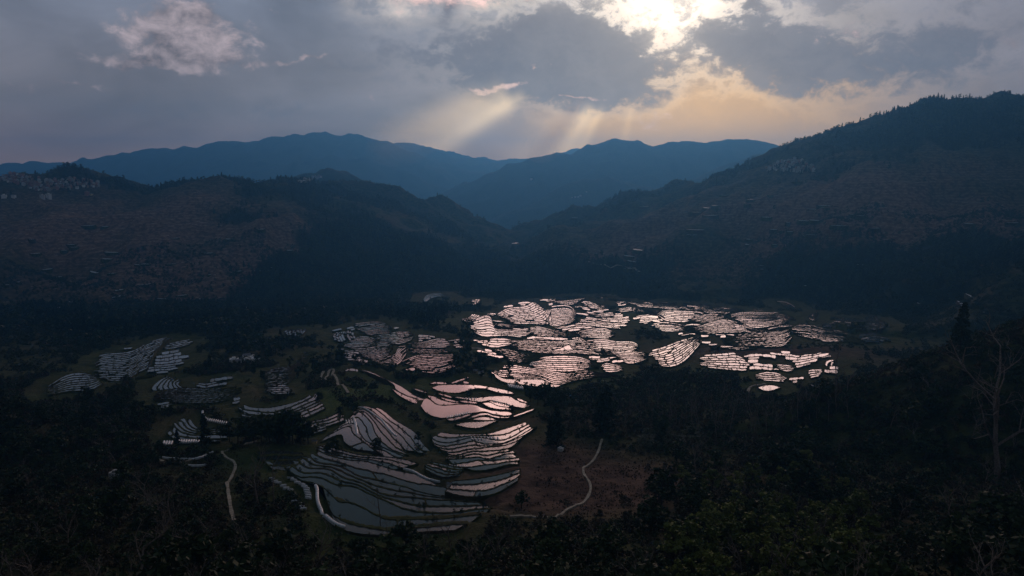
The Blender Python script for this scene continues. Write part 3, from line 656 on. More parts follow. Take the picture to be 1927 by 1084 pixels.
for i, j in sel:
    r = RR[i, j]; d0 = 1.5 + 0.006 * r; lim = d0 * 20
    near_ = kd.find((GX[i, j], GY[i, j], 0)); d = near_[2]
    if d > lim: continue
    nb = kd.find_n((GX[i, j], GY[i, j], 0), 10)
    ws = 0.0; zs_ = 0.0; zmin = 1e9
    for co, k, dk in nb:
        q = 1.0 / (dk * dk + d0 * d0); ws += q; zs_ += q * SAMP[k][2]
        if dk < d0 * 1.6: zmin = min(zmin, SAMP[k][2])
    u = min(1, max(0, (d - d0) / (lim - d0))); w = 1 - u * u * (3 - 2 * u)
    zt = zs_ / ws - 0.4 - 0.0006 * r
    z = GZ[i, j] * (1 - w) + zt * w
    if d < d0 * 1.6: z = min(z, zmin - 0.4 - 0.0010 * r)
    GZ[i, j] = z
    u = min(1, max(0, (d - d0) / (6 * d0))); WET[i, j] = 1 - u * u * (3 - 2 * u)
def gz(x, y):
    """height of the finished ground sheet"""
    x = np.asarray(x, float); y = np.asarray(y, float)
    a = (np.arctan2(x, y) - azs[0]) / (azs[1] - azs[0]); r = (np.log(np.hypot(x, y)) - math.log(60)) / ((math.log(10000) - math.log(60)) / (NR - 1))
    a = np.clip(a, 0, NA - 1.001); r = np.clip(r, 0, NR - 1.001); i = r.astype(int); j = a.astype(int); u = r - i; v = a - j
    return (GZ[i, j] * (1 - v) + GZ[i, j + 1] * v) * (1 - u) + (GZ[i + 1, j] * (1 - v) + GZ[i + 1, j + 1] * v) * u
def wet(x, y):
    a = (np.arctan2(x, y) - azs[0]) / (azs[1] - azs[0]); r = (np.log(np.hypot(x, y)) - math.log(60)) / ((math.log(10000) - math.log(60)) / (NR - 1))
    return WET[np.clip(np.round(r).astype(int), 0, NR - 1), np.clip(np.round(a).astype(int), 0, NA - 1)]
def zone(L, X, Y):
    """soft patches of land given by a photograph point and a size in metres"""
    w = np.zeros(X.shape)
    for px, py, rx, ry, amp in L:
        cx, cy, cz = cast(px, py, ground0); w = w + amp * np.exp(-((X - cx[0]) / rx) ** 2 - ((Y - cy[0]) / ry) ** 2)
    return w
nzA = fbm(GX / 260.0, GY / 260.0, 41, 5, 0.55); nzB = fbm(GX / 60.0, GY / 60.0, 43, 4)
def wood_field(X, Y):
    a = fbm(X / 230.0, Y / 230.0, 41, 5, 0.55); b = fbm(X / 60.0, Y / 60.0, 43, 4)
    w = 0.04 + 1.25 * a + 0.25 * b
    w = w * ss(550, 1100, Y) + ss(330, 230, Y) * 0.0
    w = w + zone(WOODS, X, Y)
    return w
WOODS = [(700,560,330,240,0.9),(560,540,260,240,0.75),(820,500,300,330,0.8),(950,500,300,300,0.8),(1080,520,300,160,0.6),(1300,540,300,140,0.45),(1550,545,300,140,0.6),(1750,520,300,200,0.6),
         (60,600,260,160,0.7),(250,600,220,120,0.6),(420,620,150,110,0.8),(520,640,110,80,0.6),(150,330,240,120,0.6),(420,340,260,120,0.7),(650,360,250,160,0.8),(1600,270,300,160,0.5),(1850,220,300,200,0.6),
         (230,370,300,120,-0.8),(150,420,240,120,-0.8),(300,450,240,120,-0.7),(330,530,160,110,-0.7),(100,500,160,110,-0.6),(1150,420,220,180,-0.8),(1250,400,240,160,-0.8),(1400,400,240,140,-0.6),(1500,450,200,120,-0.5),
         (860,650,60,90,0.9),(1200,610,120,45,0.55),(1230,625,80,40,0.5),(1050,720,40,20,0.3),(900,690,45,30,0.6),(620,690,35,40,0.6),(500,700,50,40,.4)]
GRASS = [(670,738,24,34,1.6),(600,770,20,25,.7),(560,860,22,12,0.7),(720,905,35,14,0.6),(830,925,22,8,0.7),(1150,590,160,70,0.55),(1080,615,80,18,0.8),(1200,600,140,60,0.4),(1170,730,70,40,0.5),
         (1400,700,60,30,0.5),(860,600,120,90,0.3),(800,720,60,25,0.35),(1350,590,120,60,.3)]
SOIL_AND_SUNLIT = [(230,400,420,180,0.8),(330,520,260,170,0.9),(130,470,260,150,0.8),(500,420,200,150,0.5),(1180,430,260,200,0.8),(1350,430,330,200,0.6),(1600,400,300,200,0.4),(1060,900,60,34,1.0),(1000,850,28,22,0.8),
        (1060,790,40,25,0.6),(1450,660,110,40,0.9),(520,735,40,26,0.5),(900,790,40,10,0.6),(1000,930,40,24,0.8),(1150,950,50,30,0.5),(250,420,300,160,0.4),(1850,420,160,130,0.7),(1750,330,200,150,0.6),(1640,360,200,150,0.5)]  # far right slope patch: warm sunlight on grass painted in as soil colour
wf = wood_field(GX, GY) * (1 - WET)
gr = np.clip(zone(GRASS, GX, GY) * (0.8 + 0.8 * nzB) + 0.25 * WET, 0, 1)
so = np.clip(zone(SOIL_AND_SUNLIT, GX, GY) * (0.75 + 0.9 * nzA) + 0.0 * WET, 0, 1)
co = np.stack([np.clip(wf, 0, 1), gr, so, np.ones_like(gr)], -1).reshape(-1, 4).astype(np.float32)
V = np.stack([GX, GY, GZ], -1).reshape(-1, 3).astype(np.float32)
I = (np.arange(NR - 1)[:, None] * NA + np.arange(NA - 1)[None, :]).ravel()
Fq = np.stack([I, I + 1, I + NA + 1, I + NA], -1).astype(np.int32)
me = bpy.data.meshes.new('terrain'); me.vertices.add(len(V)); me.vertices.foreach_set('co', V.ravel())
me.loops.add(Fq.size); me.loops.foreach_set('vertex_index', Fq.ravel())
me.polygons.add(len(Fq)); me.polygons.foreach_set('loop_start', np.arange(0, Fq.size, 4, dtype=np.int32))
me.polygons.foreach_set('use_smooth', np.ones(len(Fq), bool))
me.update(); ca = me.color_attributes.new('cover', 'FLOAT_COLOR', 'POINT'); ca.data.foreach_set('color', co.ravel())
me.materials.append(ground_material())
terrain = bpy.data.objects.new('terrain', me); COL.objects.link(terrain); tag(terrain, 'dark mountain valley land under the rice terraces', kind='structure')
# ------------------------------------------------------------------ paddies
def water_material():
    m, t, b = mat('paddy_water', 0.04, 0.5)
    g, (x, y, z) = pos_node(t)
    n = noise(t, g.outputs['Position'], 0.05, 3, 0.5); n2 = noise(t, g.outputs['Position'], 0.5, 3, 0.6)
    oi = t.nodes.new('ShaderNodeObjectInfo'); r = S(t, oi.outputs['Random'])
    mud = mixc(t, r, (0.026, 0.046, 0.040), (0.085, 0.072, 0.060))
    t.links.new(mixc(t, n.step(.3, .7), (0.030, 0.034, 0.032), mud), b.inputs['Base Color'])
    b.inputs['IOR'].default_value = 1.68
    t.links.new((n2 * 0.06 + r * r * r * 0.24 + 0.02).k, b.inputs['Roughness'])
    bp = t.nodes.new('ShaderNodeBump'); bp.inputs['Strength'].default_value = 0.05; bp.inputs['Distance'].default_value = 0.1
    t.links.new(n2.k, bp.inputs['Height']); t.links.new(bp.outputs[0], b.inputs['Normal'])
    return m
def bank_material():
    m, t, b = mat('bund_earth', 0.95, 0.1)
    g, (x, y, z) = pos_node(t); n = noise(t, g.outputs['Position'], 0.25, 5, 0.65); n1 = noise(t, g.outputs['Position'], 0.02, 3, 0.5)
    c = mixc(t, n.step(.4, .62), (0.028, 0.036, 0.012), (0.085, 0.095, 0.026))
    c = mixc(t, n1.step(.45, .7), c, (0.065, 0.047, 0.030))
    t.links.new(c, b.inputs['Base Color'])
    return m
M_WATER, M_BANK = water_material(), bank_material()
NPAD = 0
for key, d in PADDY.items():
    label = PINFO[key][0] if not isinstance(key, tuple) else POOLS[key[1]][0]
    allv = np.vstack([w[0] for w in d['water']]); c = allv.mean(0); c[2] = allv[:, 2].min() - 1
    root = tag(empty('rice_terrace', tuple(c)), label, 'rice terrace', 'flooded rice terraces of the valley')
    if isinstance(key, int) and PATCH[key][1] is None:            # scattered plots: each its own bund
        for v0, v1, f0, f1 in d['span']: mesh_obj('bund', [tuple(np.array(v) - c) for v in d['V'][v0:v1]], [tuple(i - v0 for i in f) for f in d['F'][f0:f1]], M_BANK, root)
    else: mesh_obj('bank', [tuple(np.array(v) - c) for v in d['V']], d['F'], M_BANK, root)
    for wv, wf_ in d['water']:
        mesh_obj('paddy', [tuple(v) for v in (wv - c)], wf_, M_WATER, root); NPAD += 1
# ------------------------------------------------------------------ tracks draped on the ground
def track_material():
    m, t, b = mat('pale_track', 0.9, 0.2)
    g, _ = pos_node(t); n = noise(t, g.outputs['Position'], 0.6, 5, 0.65)
    t.links.new(mixc(t, n.step(.3, .7), (0.20, 0.17, 0.13), (0.45, 0.40, 0.32)), b.inputs['Base Color']); return m
M_TRACK = track_material()
PATHPTS = []
def ribbon(name, px, width, m, label, lift=0.25, n=70, kind='structure'):
    L = resample(px, n); x, y, z = cast(L[:, 0], L[:, 1]); ok = ~np.isnan(y); x, y = x[ok], y[ok]
    k = np.ones(5) / 5                                       # even out, then drape
    k = np.ones(3) / 3
    x = np.r_[x[:1], np.convolve(x, k, 'valid'), x[-1:]]; y = np.r_[y[:1], np.convolve(y, k, 'valid'), y[-1:]]
    tx, ty = np.gradient(x), np.gradient(y); l = np.hypot(tx, ty) + 1e-6; nx, ny = -ty / l, tx / l
    PATHPTS.extend(zip(x, y)); V, F = [], []
    for i in range(len(x)):
        w = width * (1 + .18 * math.sin(i * 1.3) + .35 * float(perlin(np.array(i * .37), np.array(width * 9.1)))) / 2
        zc = max(float(gz(x[i] + s * nx[i] * w, y[i] + s * ny[i] * w)) for s in (-1, 0, 1)) + lift
        for s, dz in ((-1.15, -1.2), (-1, 0), (1, 0), (1.15, -1.2)):
            V.append((x[i] + s * nx[i] * w, y[i] + s * ny[i] * w, zc + dz))
        if i:
            a = 4 * i
            for q in range(3): F.append((a + q - 4, a + q - 3, a + q + 1, a + q))
    o = mesh_obj(name, V, F, m); tag(o, label, kind=kind); return o
ribbon('path', [(484,836),(466,839),(446,838),(426,841),(417,850),(428,859),(438,863),(443,875),(435,893),(426,905),(429,923),(432,948),(440,978)], 1.0, M_TRACK, 'pale dirt path winding down below the tree clump', .5)
ribbon('path', [(1133,827),(1129,838),(1126,852),(1115,869),(1100,881),(1097,891),(1104,905),(1112,919),(1107,932),(1093,943),(1065,953),(1037,966),(996,969),(960,970)], 0.9, M_TRACK, 'narrow pale path curving across the brown field', .5)
ribbon('road', [(609,704),(601,714),(608,718),(613,716),(619,704),(626,701),(629,703),(625,708),(635,720),(636,727),(645,738),(656,748)], 1.6, M_TRACK, 'looping track on the near spur', .6)
ribbon('path', [(886,654),(905,656),(930,659)], 3, M_TRACK, 'short pale path beside the silver ribs', .6, 12)
ribbon('road', [(1100,491),(1120,497),(1150,500),(1175,503),(1205,506)], 5, M_TRACK, 'dim road across the right hillside', 1.2, 20)
ribbon('road', [(1407,735),(1412,728),(1440,722)], 1.6, M_TRACK, 'pale track bending round the pond', .6, 12)
ribbon('path', [(292,852),(310,857),(340,859),(368,860),(385,854)], 1.4, M_TRACK, 'yellowish path above the long white seedbed', .5, 20)
# ------------------------------------------------------------------ plants
def leaf_material(name, a, b_, trans=0.25):
    m, t, b = mat(name, 0.7, 0.2)
    oi = t.nodes.new('ShaderNodeObjectInfo'); g, _ = pos_node(t)
    n = noise(t, g.outputs['Position'], 0.35, 3, 0.6); r = S(t, oi.outputs['Random'])
    c = mixc(t, (n * 0.9 + r * 0.4 - 0.2).step(0.25, 0.8), a, b_)
    t.links.new(c, b.inputs['Base Color'])
    return m
def bark_material(name, a, b_):
    m, t, b = mat(name, 0.9, 0.15); g, _ = pos_node(t); n = noise(t, g.outputs['Position'], 2.0, 3, 0.6)
    t.links.new(mixc(t, n.step(.3, .7), a, b_), b.inputs['Base Color']); return m
M_LEAF = leaf_material('evergreen_leaf', (0.022, 0.038, 0.012), (0.050, 0.072, 0.020))
M_BAMBOO = leaf_material('bamboo_leaf', (0.080, 0.105, 0.016), (0.18, 0.19, 0.040))
M_CONI = leaf_material('cedar_needle', (0.016, 0.028, 0.012), (0.034, 0.050, 0.020))
M_SCRUB = leaf_material('scrub_leaf', (0.034, 0.030, 0.014), (0.105, 0.075, 0.038))
M_FLOWER = leaf_material('pale_blossom', (0.10, 0.11, 0.06), (0.26, 0.25, 0.20))
M_BARK = bark_material('bark', (0.035, 0.027, 0.020), (0.075, 0.060, 0.045))
M_TWIG = bark_material('grey_twig', (0.11, 0.085, 0.070), (0.26, 0.205, 0.17))
def tube(V, F, p0, p1, r0, r1, n=5):
    a = Vector(p0); b = Vector(p1); d = (b - a)
    if d.length < 1e-6: return
    q = d.to_track_quat('Z', 'Y'); k = len(V)
    for p, r in ((a, r0), (b, r1)):
        for i in range(n):
            V.append(tuple(p + q @ Vector((r * math.cos(2 * math.pi * i / n), r * math.sin(2 * math.pi * i / n), 0))))
    for i in range(n): j = (i + 1) % n; F.append((k + i, k + j, k + n + j, k + n + i))
def leaves(V, F, c, rad, n, size, rnd, flat=1.0, droop=0.0):
    for _ in range(n):
        while True:
            v = Vector((rnd.uniform(-1, 1), rnd.uniform(-1, 1), rnd.uniform(-1, 1)))
            if 0.15 < v.length < 1: break
        v = v * (0.55 + 0.45 * rnd.random()); p = Vector(c) + Vector((v.x * rad, v.y * rad, v.z * rad * flat))
        a = Vector((rnd.gauss(0, 1), rnd.gauss(0, 1), rnd.gauss(0, .5) - droop)).normalized(); b = a.cross(Vector((rnd.gauss(0, 1), rnd.gauss(0, 1), rnd.gauss(0, 1)))).normalized()
        s = size * rnd.uniform(.6, 1.3); k = len(V)
        V += [tuple(p - a * s), tuple(p + b * s * .55), tuple(p + a * s), tuple(p - b * s * .55)]; F.append((k, k + 1, k + 2, k + 3))
def data(name, V, F, m):
    me = bpy.data.meshes.new(name); me.from_pydata(V, [], F); me.update(); me.materials.append(m); return me
def broadleaf(seed, H, R_, nclump, nleaf, size, lm, flat=0.75, low=0.35):
    r = random.Random(seed); TV, TF, CV, CF = [], [], [], []
    bend = Vector((r.uniform(-.5, .5), r.uniform(-.5, .5), 0)); top = Vector((0, 0, H * .72)) + bend
    tr = H * 0.022 + .05; mid = Vector((0, 0, H * .36)) + bend * .3
    tube(TV, TF, (0, 0, -1.0), mid, tr, tr * .75, 6); tube(TV, TF, mid, top, tr * .75, tr * .25, 6)
    for k in range(nclump):
        h = H * r.uniform(low, .95); a = r.uniform(0, 2 * math.pi); u = (h / H - low) / (1 - low)
        rr_ = R_ * math.sqrt(r.random()) * (1.0 - .55 * max(0, u - .45) / .55) * (0.75 + .25 * min(1, u * 4))
        c = Vector((math.cos(a) * rr_, math.sin(a) * rr_, h)) + bend * (h / H)
        tube(TV, TF, Vector((0, 0, max(H * .25, h * .62))) + bend * (h / H) * .6, c, tr * .35, tr * .08, 4)
        leaves(CV, CF, c, R_ * r.uniform(.26, .46), nleaf, size, r, flat)
    return data('trunk', TV, TF, M_BARK), data('crown', CV, CF, lm)
def conifer(seed, H, R_, tiers, size):
    r = random.Random(seed); TV, TF, CV, CF = [], [], [], []
    tube(TV, TF, (0, 0, -1), (0, 0, H * .98), H * .02, .03, 6)
    for k in range(tiers):
        u = k / (tiers - 1); h = H * (.12 + .86 * u); L = R_ * (1 - u) ** .8 + .25
        for q in range(r.randint(5, 7)):
            a = r.uniform(0, 2 * math.pi); l = L * r.uniform(.65, 1.1); e = Vector((math.cos(a) * l, math.sin(a) * l, h - l * .25))
            tube(TV, TF, (0, 0, h), e, .05, .02, 3)
            for w in (.4, .7, 1.0): leaves(CV, CF, Vector((0, 0, h)).lerp(e, w), l * .22 + .25, 4, size, r, .5, .6)
    return data('trunk', TV, TF, M_BARK), data('crown', CV, CF, M_CONI)
def bare(seed, H, spread, depth=4, pole=False):
    r = random.Random(seed); TV, TF, CV, CF = [], [], [], []
    def grow(p, d, L, rad, lvl):
        V, F = (TV, TF) if lvl == 0 else (CV, CF)
        n = 4 if lvl == 0 else 2
        for i in range(n):
            q = p + d * (L / n); d2 = (d + Vector((r.gauss(0, .12), r.gauss(0, .12), .05))).normalized()
            tube(V, F, p, q, rad * (1 - .5 * i / n), rad * (1 - .5 * (i + 1) / n), 5 if lvl == 0 else 3)
            p = q; d = d2
            if lvl < depth and (i > 0 or lvl > 0):
                for _ in range(1 if (pole and lvl == 0) else r.randint(1, 2)):
                    a = r.uniform(0, 2 * math.pi); s = d.orthogonal().normalized(); s = (Matrix.Rotation(a, 3, d) @ s)
                    nd = (d * r.uniform(.5, .9) + s * spread * r.uniform(.5, 1.0) + Vector((0, 0, .15))).normalized()
                    grow(p, nd, L * r.uniform(.42, .62) * (.55 if pole and lvl == 0 else 1), rad * .5, lvl + 1)
    grow(Vector((0, 0, -.8)), Vector((r.uniform(-.1, .1), r.uniform(-.1, .1), 1)).normalized(), H * (.9 if pole else .6), H * (.011 if pole else .016) + .03, 0)
    return data('trunk', TV, TF, M_TWIG), data('branches', CV, CF, M_TWIG)
def plant(name, parts, loc, sc, label, cat, group, rz=None):
    o = empty(name, loc, random.uniform(0, 6.28) if rz is None else rz); o.scale = (sc, sc, sc); tag(o, label, cat, group)
    for me, nm in parts:
        c = bpy.data.objects.new(nm, me); COL.objects.link(c); c.parent = o
    return o
def kindof(fn, n, *a, names=('trunk', 'crown'), **k):
    return [tuple(zip(fn(100 + i, *a, **k), names)) for i in range(n)]
K_BROAD = kindof(broadleaf, 4, 9.0, 3.6, 26, 26, 0.55, M_LEAF)
K_BAMB = kindof(broadleaf, 3, 9.0, 3.4, 24, 30, 0.50, M_BAMBOO, flat=0.6, low=.25)
K_CONI = kindof(conifer, 3, 13.0, 2.9, 17, 0.5)
K_BARE = kindof(bare, 5, 9.5, 0.95, 4, names=('trunk', 'branches'))
K_POLE = kindof(bare, 4, 13.0, 0.8, 3, True, names=('trunk', 'branches'))
K_BLOOM = kindof(broadleaf, 2, 5.0, 2.4, 14, 22, 0.32, M_FLOWER, low=.3)
K_SMALL = kindof(broadleaf, 4, 8.0, 3.1, 12, 12, 0.9, M_LEAF, low=.2)
castg = lambda px, py: cast(px, py, gz)
def tree_at(name, K, px, py, hpx, H0, label, cat, group):
    x, y, z = castg(px, py); d = math.hypot(x[0], y[0])
    h = hpx * y[0] / FPX * 1.02
    return plant(name, random.choice(K), (x[0], y[0], float(gz(x[0], y[0]))), h / H0, label, cat, group)
# named single trees
tree_at('cedar_tree', K_CONI, 1048, 842, 82, 13, 'tall dark cedar beside the brown field, taller of a pair', 'tree', 'cedars by the brown field')
tree_at('cedar_tree', K_CONI, 1036, 840, 58, 13, 'shorter dark cedar beside the brown field, next to a taller one', 'tree', 'cedars by the brown field')
tree_at('cedar_tree', K_CONI, 1141, 815, 95, 13, 'spired cedar at the top of the narrow field path', 'tree', 'cedars by the brown field')
tree_at('cedar_tree', K_CONI, 1129, 812, 74, 13, 'slimmer cedar close beside the spired cedar at the path', 'tree', 'cedars by the brown field')
for px, py, h, lab in ((386,840,66,'dark cedar standing at the end of the short white seedbeds'), (334,838,32,'small dark cedar between two rows of white seedbeds'),
                       (1806,668,100,'lone slender conifer rising above the far right thicket')):
    tree_at('cedar_tree', K_CONI, px, py, h, 13, lab, 'tree', 'single conifers')
tree_at('broadleaf_tree', K_BROAD, 981, 956, 36, 9, 'round dark tree alone at the foot of the brown field', 'tree', 'single round trees')
tree_at('broadleaf_tree', K_BROAD, 706, 851, 28, 9, 'small round tree on the orange fan of paddies', 'tree', 'single round trees')
tree_at('broadleaf_tree', K_BROAD, 964, 782, 20, 9, 'bushy tree on the bund at the end of the long pink pool', 'tree', 'single round trees')
tree_at('broadleaf_tree', K_BROAD, 787, 834, 22, 9, 'low bushy tree between the orange fan and teal crescent', 'tree', 'single round trees')
for px, py, h in ((626,850,28),(616,853,22),(637,852,18)):
    tree_at('broadleaf_tree', K_BROAD, px, py, h, 9, 'small tree on the grassy edge left of the orange fan', 'tree', 'trees left of the orange fan')
for px, py, h in ((432,832,38),(448,834,50),(462,832,46),(478,834,52),(492,833,46),(508,835,50),(522,834,60),(536,836,66),(551,836,64),(566,836,58),(580,835,44),(415,826,26),(500,826,50),(545,828,60)):
    tree_at('broadleaf_tree', K_BROAD, px, py, h, 9, 'tree in the dark clump above the winding dirt path', 'tree', 'dark tree clump above the path')
for px, py, h in ((1026,764,44),(1012,762,36),(1044,762,34),(998,757,28),(1060,760,26),(1036,768,30)):
    tree_at('broadleaf_tree', K_BROAD, px, py, h, 9, 'tree in the grove between the crescent pool and the pink pools', 'tree', 'grove by the crescent pool')
for px, py, h in ((655,772,26),(665,778,20),(645,768,22),(672,770,14),(640,782,18),(600,757,20)):
    tree_at('broadleaf_tree', K_BROAD, px, py, h, 9, 'tree at the top of the grassy spur below the looping track', 'tree', 'trees on the grassy spur')
for px, py, h in ((960,705,24),(905,712,26),(925,716,22),(880,700,34),(865,706,30),(895,694,34),(872,672,36),(885,655,34),(868,650,30),(880,632,28),(862,690,30),(850,700,24),(845,712,20),(740,705,22),(765,716,26),(780,722,20),(750,716,18)):
    tree_at('broadleaf_tree', K_SMALL, px, py, h, 8, 'tree in the wooded dip between the pink shell and silver ribs', 'tree', 'trees in the wooded dip')
for px, py, h in ((590,700,30),(602,694,28),(618,690,26),(635,688,30),(650,686,30),(668,690,24),(575,705,24),(560,712,22),(545,690,20),(532,672,22),(518,668,22),(500,676,20),(486,690,24),(478,704,26),(492,716,20),(625,672,24),(640,668,24)):
    tree_at('broadleaf_tree', K_SMALL, px, py, h, 8, 'tree in the dark wood around the teal paddies', 'tree', 'trees around the teal paddies')
def inpoly(poly, x, y):
    c = False; n = len(poly)
    for i in range(n):
        (x1, y1), (x2, y2) = poly[i], poly[(i + 1) % n]
        if (y1 > y) != (y2 > y) and x < (x2 - x1) * (y - y1) / (y2 - y1) + x1: c = not c
    return c
PP = np.array(PATHPTS)
def offpath(x, y, d):
    return np.min(np.hypot(np.asarray(x)[:, None] - PP[None, :, 0], np.asarray(y)[:, None] - PP[None, :, 1]), 1) > d
def scatter(poly, n, seed, mind):
    r = random.Random(seed); xs = [p[0] for p in poly]; ys = [p[1] for p in poly]; C = []
    while len(C) < n * 6:
        a, b = r.uniform(min(xs), max(xs)), r.uniform(min(ys), max(ys))
        if inpoly(poly, a, b): C.append((a, b))
    C = np.array(C); x, y, z = castg(C[:, 0], C[:, 1]); out = []
    wt = wet(np.nan_to_num(x), np.nan_to_num(y, nan=100)); wt = np.where(offpath(np.nan_to_num(x), np.nan_to_num(y), 7.0), wt, 1.0)
    for i in range(len(C)):
        if np.isnan(y[i]) or wt[i] > .55: continue
        if all((x[i] - o[0]) ** 2 + (y[i] - o[1]) ** 2 > mind * mind for o in out): out.append((x[i], y[i]))
        if len(out) >= n: break
    return [(a, b, float(gz(a, b))) for a, b in out]
def group_plants(name, K, pts, s0, s1, label, group):
    for p in pts:
        sc = random.uniform(s0, s1); u = (sc - s0) / (s1 - s0)
        plant(name, random.choice(K), (p[0], p[1], p[2] - .2), sc, ('low ' if u < .33 else 'tall ' if u > .67 else 'middling ') + label, 'tree', group)
Z_RIGHT = [(1180,800),(1330,780),(1500,770),(1640,720),(1800,680),(1990,620),(1990,1230),(1150,1230),(1180,1000),(1250,900)]
Z_RLOW = [(1280,900),(1500,860),(1640,880),(1640,1150),(1250,1150)]
Z_LEFT = [(-60,760),(120,790),(280,850),(300,900),(400,960),(480,1010),(640,1040),(1000,1030),(1160,1010),(1160,1230),(-60,1230)]
Z_LWOOD = [(-60,700),(200,740),(300,770),(300,880),(-60,900)]
group_plants('bamboo_clump', K_BAMB, scatter(Z_RLOW, 70, 1, 4.0), .6, 1.1, 'yellow green bushy tree in the near right thicket', 'yellow green trees of the right thicket')
group_plants('broadleaf_tree', K_BROAD, scatter(Z_RIGHT, 95, 2, 5.0), .55, 1.6, 'dark evergreen tree in the near right thicket', 'evergreens of the right thicket')
group_plants('bare_tree', K_BARE, scatter(Z_RIGHT, 60, 3, 6.0), .7, 1.7, 'leafless grey tree in the near right thicket', 'bare trees of the right thicket')
group_plants('broadleaf_tree', K_BROAD, scatter(Z_LEFT + [], 70, 4, 5.0), .5, 1.35, 'dark evergreen tree on the near slope below the paddies', 'evergreens of the near slope')
group_plants('bare_tree', K_BARE, scatter(Z_LEFT, 75, 5, 5.0), .65, 1.5, 'leafless twiggy tree on the near slope below the paddies', 'bare trees of the near slope')
group_plants('broadleaf_tree', K_BROAD, scatter(Z_LWOOD, 60, 6, 5.0), .6, 1.2, 'dark evergreen tree in the left forest edge', 'evergreens of the left forest edge')
group_plants('bare_tree', K_BARE, scatter(Z_LWOOD, 24, 7, 6.0), .6, 1.2, 'leafless tree in the left forest edge', 'bare trees of the left forest edge')
group_plants('pole_tree', K_POLE, scatter([(330,740),(445,745),(450,790),(320,790)], 26, 8, 2.5), .7, 1.1, 'slender bare pole tree before the dusky blue paddies', 'pole trees at the left')
group_plants('pole_tree', K_POLE, scatter([(640,655),(705,660),(700,690),(640,690)], 22, 9, 3), .8, 1.2, 'slender bare pole tree before the silver middle paddies', 'pole trees in the middle')
group_plants('pole_tree', K_POLE, scatter([(1150,770),(1400,760),(1560,750),(1600,790),(1400,830),(1170,830)], 60, 10, 3), .8, 1.35, 'slender bare pole tree at the upper edge of the right thicket', 'pole trees at the right')
group_plants('blossom_tree', K_BLOOM, scatter([(1195,830),(1300,805),(1350,815),(1300,835),(1210,850)], 26, 12, 3), .6, 1.0, 'pale blossoming shrub on the right slope', 'blossoming shrubs of the right slope')
for px, py, h, sd, lab in ((1875,900,300,2,'big leafless tree at the near right edge, pale branches'), (490,960,120,1,'tall thin bare tree beside the winding dirt path'), (1575,745,105,0,'bare leafless tree standing tall before the dim terraces'),
                           (715,985,90,3,'thin bare tree at the rim of the lowest bowl'), (515,955,105,2,'second thin bare tree beside the winding dirt path'), (260,1130,200,4,'spreading twiggy tree on the near left slope')):
    x, y, z = castg(px, py); hh = h * y[0] / FPX
    plant('bare_tree', (K_BARE if h > 110 else K_POLE)[sd % 4], (x[0], y[0], float(gz(x[0], y[0]))), hh / (9 if h > 110 else 13), lab, 'tree', 'single bare trees')
# scattered trees on the bunds and banks of the valley
VAL = scatter([(640,610),(870,580),(1100,555),(1400,570),(1600,600),(1560,700),(1300,740),(1000,760),(800,740),(640,700)], 150, 14, 9)
group_plants('broadleaf_tree', K_SMALL, VAL[:150], .45, .95, 'small dark tree on a bank among the middle terraces', 'trees among the middle terraces')
# ---- woods too many to count: instanced in place
def wood(name, pts, K_src, s0, s1, label, seed):
    V = np.array(pts, np.float32)
    me = bpy.data.meshes.new(name); me.vertices.add(len(V)); me.vertices.foreach_set('co', V.ravel()); me.update()
    o = bpy.data.objects.new(name, me); COL.objects.link(o); tag(o, label, kind='stuff')
    src = bpy.data.objects.new(name + '_plant', K_src)
    ng = bpy.data.node_groups.new(name, 'GeometryNodeTree')
    ng.interface.new_socket('Geometry', in_out='INPUT', socket_type='NodeSocketGeometry'); ng.interface.new_socket('Geometry', in_out='OUTPUT', socket_type='NodeSocketGeometry')
    gi = ng.nodes.new('NodeGroupInput'); go = ng.nodes.new('NodeGroupOutput'); ip = ng.nodes.new('GeometryNodeInstanceOnPoints')
    oi = ng.nodes.new('GeometryNodeObjectInfo'); oi.inputs['Object'].default_value = src; oi.inputs['As Instance'].default_value = True
    r1 = ng.nodes.new('FunctionNodeRandomValue'); r1.data_type = 'FLOAT_VECTOR'; r1.inputs[0].default_value = (0, 0, 0); r1.inputs[1].default_value = (.12, .12, 6.28)
    r2 = ng.nodes.new('FunctionNodeRandomValue'); r2.data_type = 'FLOAT'; r2.inputs[2].default_value = s0; r2.inputs[3].default_value = s1; r2.inputs['Seed'].default_value = seed
    L = ng.links.new
    L(gi.outputs[0], ip.inputs['Points']); L(oi.outputs['Geometry'], ip.inputs['Instance']); L(r1.outputs[0], ip.inputs['Rotation']); L(r2.outputs[1], ip.inputs['Scale']); L(ip.outputs[0], go.inputs[0])
    md = o.modifiers.new('plants', 'NODES'); md.node_group = ng
    return o
def joined(parts):
    """one low plant mesh from trunk and crown, for the woods"""
    V, F, mi = [], [], []; mats = []
    for me, _ in parts:
        k = len(V); V += [tuple(v.co) for v in me.vertices]; F += [tuple(k + i for i in p.vertices) for p in me.polygons]; mi += [len(mats)] * len(me.polygons); mats.append(me.materials[0])
    me = bpy.data.meshes.new('wood_plant'); me.from_pydata(V, [], F); me.update()
    for m in mats: me.materials.append(m)
    me.polygons.foreach_set('material_index', mi); return me
J_FAR = [joined(tuple(zip(broadleaf(300 + i, 9, 4.2, 9, 9, 1.5, M_LEAF, low=.1), 'ab'))) for i in range(2)]
J_FCON = joined(tuple(zip(conifer(320, 12, 2.6, 8, 1.0), 'ab')))
J_SCRUB = [joined(tuple(zip(broadleaf(340 + i, 2.6, 1.9, 9, 16, 0.38, M_SCRUB, low=.0), 'ab'))) for i in range(2)]
J_BUSH = joined(tuple(zip(broadleaf(350, 3.4, 2.2, 12, 16, 0.42, M_LEAF, low=.0), 'ab')))
r_ = np.random.default_rng(3)
NC = 120000
